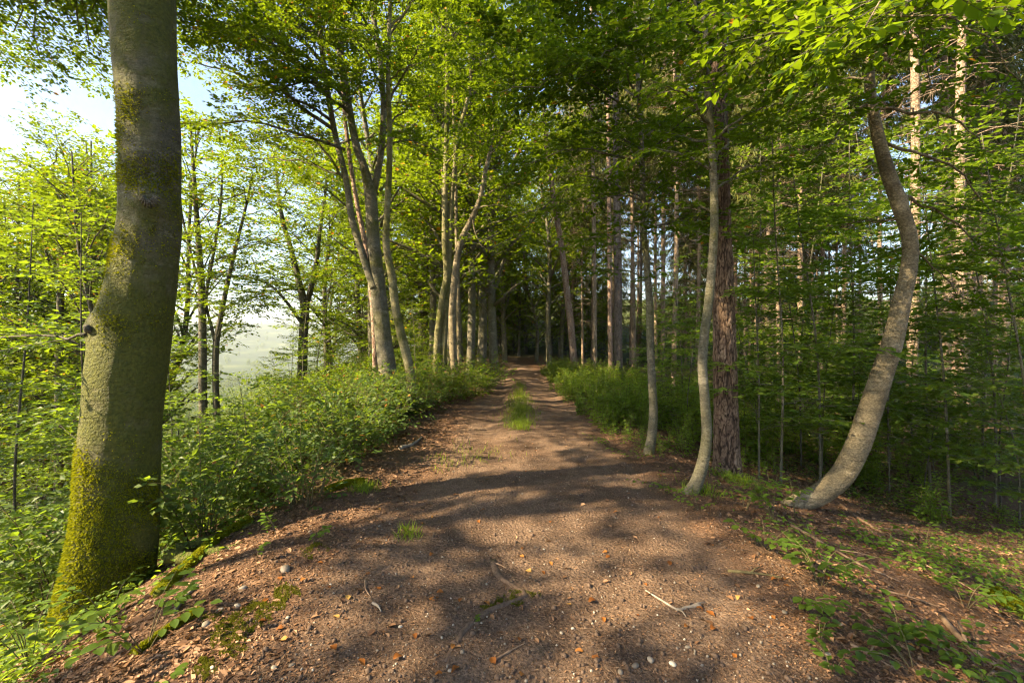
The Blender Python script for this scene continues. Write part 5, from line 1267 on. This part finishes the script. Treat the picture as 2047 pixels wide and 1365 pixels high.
# seedlings near the camera, each leaf on its own
def seedling(name, label, px, py, h, n, size, mat, cat='seedling', spread=0.18, arch=0.0, flat=0.25, group=None):
    g = G(px, py); base = np.array([g[0], g[1], float(top(g[0], g[1]))])
    o = tag(empty(name, tuple(base)), label, cat, group)
    n = int(n * 1.5); k = max(1, n // 8)
    for s in range(k):
        az = U(0, 6.28) if k > 1 else arch; e = base + np.array([math.cos(az) * spread * U(0.4, 1.2), math.sin(az) * spread * U(0.4, 1.2), h * U(0.75, 1.1)])
        c = catmull([base - [0, 0, 0.03], base * 0.55 + e * 0.45 + [0, 0, h * 0.22], e], 9)
        acc = Acc(); acc.add(*tube(c, np.linspace(0.0032, 0.0012, 9), 6)); obj('stem', acc.mesh('stem', M['stem'], True, base), o)
        m = max(3, n // k); hd = unit((e - base) * [1, 1, 0] + 1e-5); sd = np.array([-hd[1], hd[0], 0])
        for j in range(m):
            t = 0.35 + 0.65 * j / (m - 1); i = min(int(t * 8), 7); p = c[i] + (c[i + 1] - c[i]) * (t * 8 - i)
            sg = 1 if j % 2 else -1
            d = hd * U(0.3, 0.9) + sd * sg * U(0.5, 1.0) + np.array([0, 0, U(-0.25, 0.2)])
            if j == m - 1: d = hd + np.array([0, 0, U(-0.2, 0.2)])
            p2 = p + unit(d) * size * U(0.1, 0.5)
            put_leaf(o, base, p2, d, np.array([U(-flat, flat), U(-flat, flat), 1.0]), size * U(0.7, 1.15), mat)
    return o
S = M['leaf_shade']; Hb = M['leaf_herb']
for args in [('beech_seedling', 'dark beech seedling in front of the mossy trunk foot, lower left', 290, 1300, 0.30, 34, 0.075, S, 'seedling', 0.34),
             ('beech_seedling', 'leafy beech seedling at the left picture edge below the mossy trunk', 60, 1330, 0.42, 40, 0.085, S, 'seedling', 0.42),
             ('beech_seedling', 'pale leafy seedling right against the mossy trunk foot', 215, 1250, 0.30, 30, 0.075, Hb, 'seedling', 0.35),
             ('beech_seedling', 'seedling lying over the bank between the log and the trunk', 350, 1215, 0.16, 18, 0.055, S, 'seedling', 0.2),
             ('beech_seedling', 'small seedling on the litter above the mossy log', 555, 1075, 0.16, 12, 0.06, Hb, 'seedling', 0.15),
             ('beech_seedling', 'tiny upright seedling beside the mossy log in sun', 512, 1120, 0.14, 6, 0.05, S, 'seedling', 0.06),
             ('beech_seedling', 'seedling with drooping leaves on the path edge at left', 625, 1085, 0.14, 12, 0.05, Hb, 'seedling', 0.16),
             ('beech_seedling', 'seedling group on the bank shoulder near the slope shrubs', 560, 1010, 0.28, 26, 0.065, Hb, 'seedling', 0.3),
             ('beech_seedling', 'leafy seedling on the bank shoulder behind the short log', 640, 990, 0.26, 24, 0.06, Hb, 'seedling', 0.28),
             ('bramble_plant', 'big bright bramble bush left of the curved beech foot', 1545, 1045, 0.42, 56, 0.07, Hb, 'bramble', 0.34),
             ('bramble_plant', 'bramble shoots between the crooked beech and the curved one', 1490, 1020, 0.36, 40, 0.06, Hb, 'bramble', 0.3),
             ('bramble_plant', 'upright leafy shoot touching the curved beech foot', 1590, 1035, 0.40, 24, 0.065, Hb, 'bramble', 0.16),
             ('bramble_plant', 'dark low bramble below the bright bramble bush', 1530, 1095, 0.20, 34, 0.07, S, 'bramble', 0.3),
             ('bramble_plant', 'dark bramble in the middle of the right slope', 1640, 1170, 0.26, 40, 0.075, S, 'bramble', 0.3),
             ('bramble_plant', 'green bramble reaching down towards the path, right side', 1600, 1215, 0.14, 22, 0.06, Hb, 'bramble', 0.22),
             ('bramble_plant', 'sunlit yellow-green bramble on the litter at lower right', 1800, 1270, 0.16, 30, 0.075, Hb, 'bramble', 0.22),
             ('bramble_plant', 'dark bramble just left of the sunlit one', 1640, 1280, 0.10, 18, 0.055, S, 'bramble', 0.18),
             ('bramble_plant', 'bramble at the very bottom right of the path', 1665, 1345, 0.10, 16, 0.05, Hb, 'bramble', 0.15),
             ('bramble_plant', 'wide dark bramble along the bottom right corner', 1830, 1340, 0.12, 36, 0.06, S, 'bramble', 0.4),
             ('bramble_plant', 'leafy bramble under the bottom right branch', 1960, 1355, 0.14, 30, 0.06, S, 'bramble', 0.35),
             ('bramble_plant', 'bramble beside the mossy stump', 1930, 1215, 0.16, 20, 0.065, Hb, 'bramble', 0.25),
             ('bramble_plant', 'bramble patch in the shade right of the curved beech', 1850, 1095, 0.2, 28, 0.065, S, 'bramble', 0.35),
             ('bramble_plant', 'small bramble in the sun patch below the curved beech', 1740, 1095, 0.14, 14, 0.055, Hb, 'bramble', 0.2),
             ('bramble_plant', 'thin bramble between sun patch and shaded slope', 1810, 1120, 0.16, 14, 0.05, Hb, 'bramble', 0.2),
             ('bramble_plant', 'bramble beneath the crooked beech foot', 1400, 1020, 0.15, 26, 0.045, Hb, 'bramble', 0.25),
             ('bramble_plant', 'green weeds at the right path edge before the crooked beech', 1330, 985, 0.16, 34, 0.05, Hb, 'bramble', 0.35),
             ('bramble_plant', 'weeds at the foot of the slim wavy beech', 1270, 920, 0.2, 40, 0.055, Hb, 'bramble', 0.4),
             ('bramble_plant', 'weeds in the grass left of the slim wavy beech', 1220, 895, 0.2, 36, 0.055, Hb, 'bramble', 0.4)]:
    seedling(*args)
o = seedling('plantain_plant', 'small broad-leaved plant at the bottom edge near the bank', 325, 1358, 0.03, 3, 0.085, Hb, 'plant', 0.02)
o = seedling('clover_sprig', 'tiny light green sprig on the exposed root', 945, 1250, 0.03, 6, 0.025, Hb, 'plant', 0.03)

# ------------------------------------------------------------------ far valley wood and haze
def far_wood():
    lp, ld, ln, ls = [], [], [], []
    for _ in range(560):
        th = U(-0.85, -0.30); d = U(110, 700) if RNG.random() < 0.5 else U(700, 2300); x, y = d * math.tan(th) , d
        z = float(base_h(np.array([x]), np.array([y]))[0]); r = U(3.5, 6.5); h = U(11, 19); n = 340 if d < 350 else 150
        v = unit(RNG.normal(0, 1, (n, 3))); rad = RNG.uniform(0.55, 1.05, (n, 1)) * (1 + 0.35 * fbm(v * 2.1 + d, 2))[:, None]
        lp.append(np.array([x, y, z + h * 0.58]) + v * rad * [r, r, h * 0.45]); ld.append(RNG.normal(0, 1, (n, 3))); ln.append(v + RNG.normal(0, 0.5, (n, 3)) + [0, 0, 0.4]); ls.append(RNG.uniform(0.5, 1.1, n) * (1.0 if d < 350 else 2.2))
    V, Fq = leaf_geo(np.concatenate(lp), np.concatenate(ld), np.concatenate(ln), np.concatenate(ls), 'kite', 0.8)
    return mk_mesh('distant_wood', V, [Fq], M['far'])
obj('distant_wood', far_wood(), kind='stuff')
m = bpy.data.materials.new('valley_haze'); m.use_nodes = True; nt = m.node_tree; nt.nodes.clear()
out = nt.nodes.new('ShaderNodeOutputMaterial'); pv = nt.nodes.new('ShaderNodeVolumePrincipled')
pv.inputs['Color'].default_value = (0.80, 0.90, 1.0, 1); pv.inputs['Density'].default_value = 0.00022; pv.inputs['Anisotropy'].default_value = 0.2
nt.links.new(pv.outputs[0], out.inputs['Volume'])
zlo, zhi = float(Z.min()) - 1.0, max(float(Z.max()), 32.0) + 2.0
bx = np.array([[a, b, c] for c in (zlo, zhi) for b in (gy[0] - 5, gy[-1] + 5) for a in (gx[0] - 5, gx[-1] + 5)], float)
obj('haze', mk_mesh('haze', bx, [np.array([[0, 2, 3, 1], [4, 5, 7, 6], [0, 1, 5, 4], [2, 6, 7, 3], [0, 4, 6, 2], [1, 3, 7, 5]])], m), kind='stuff')
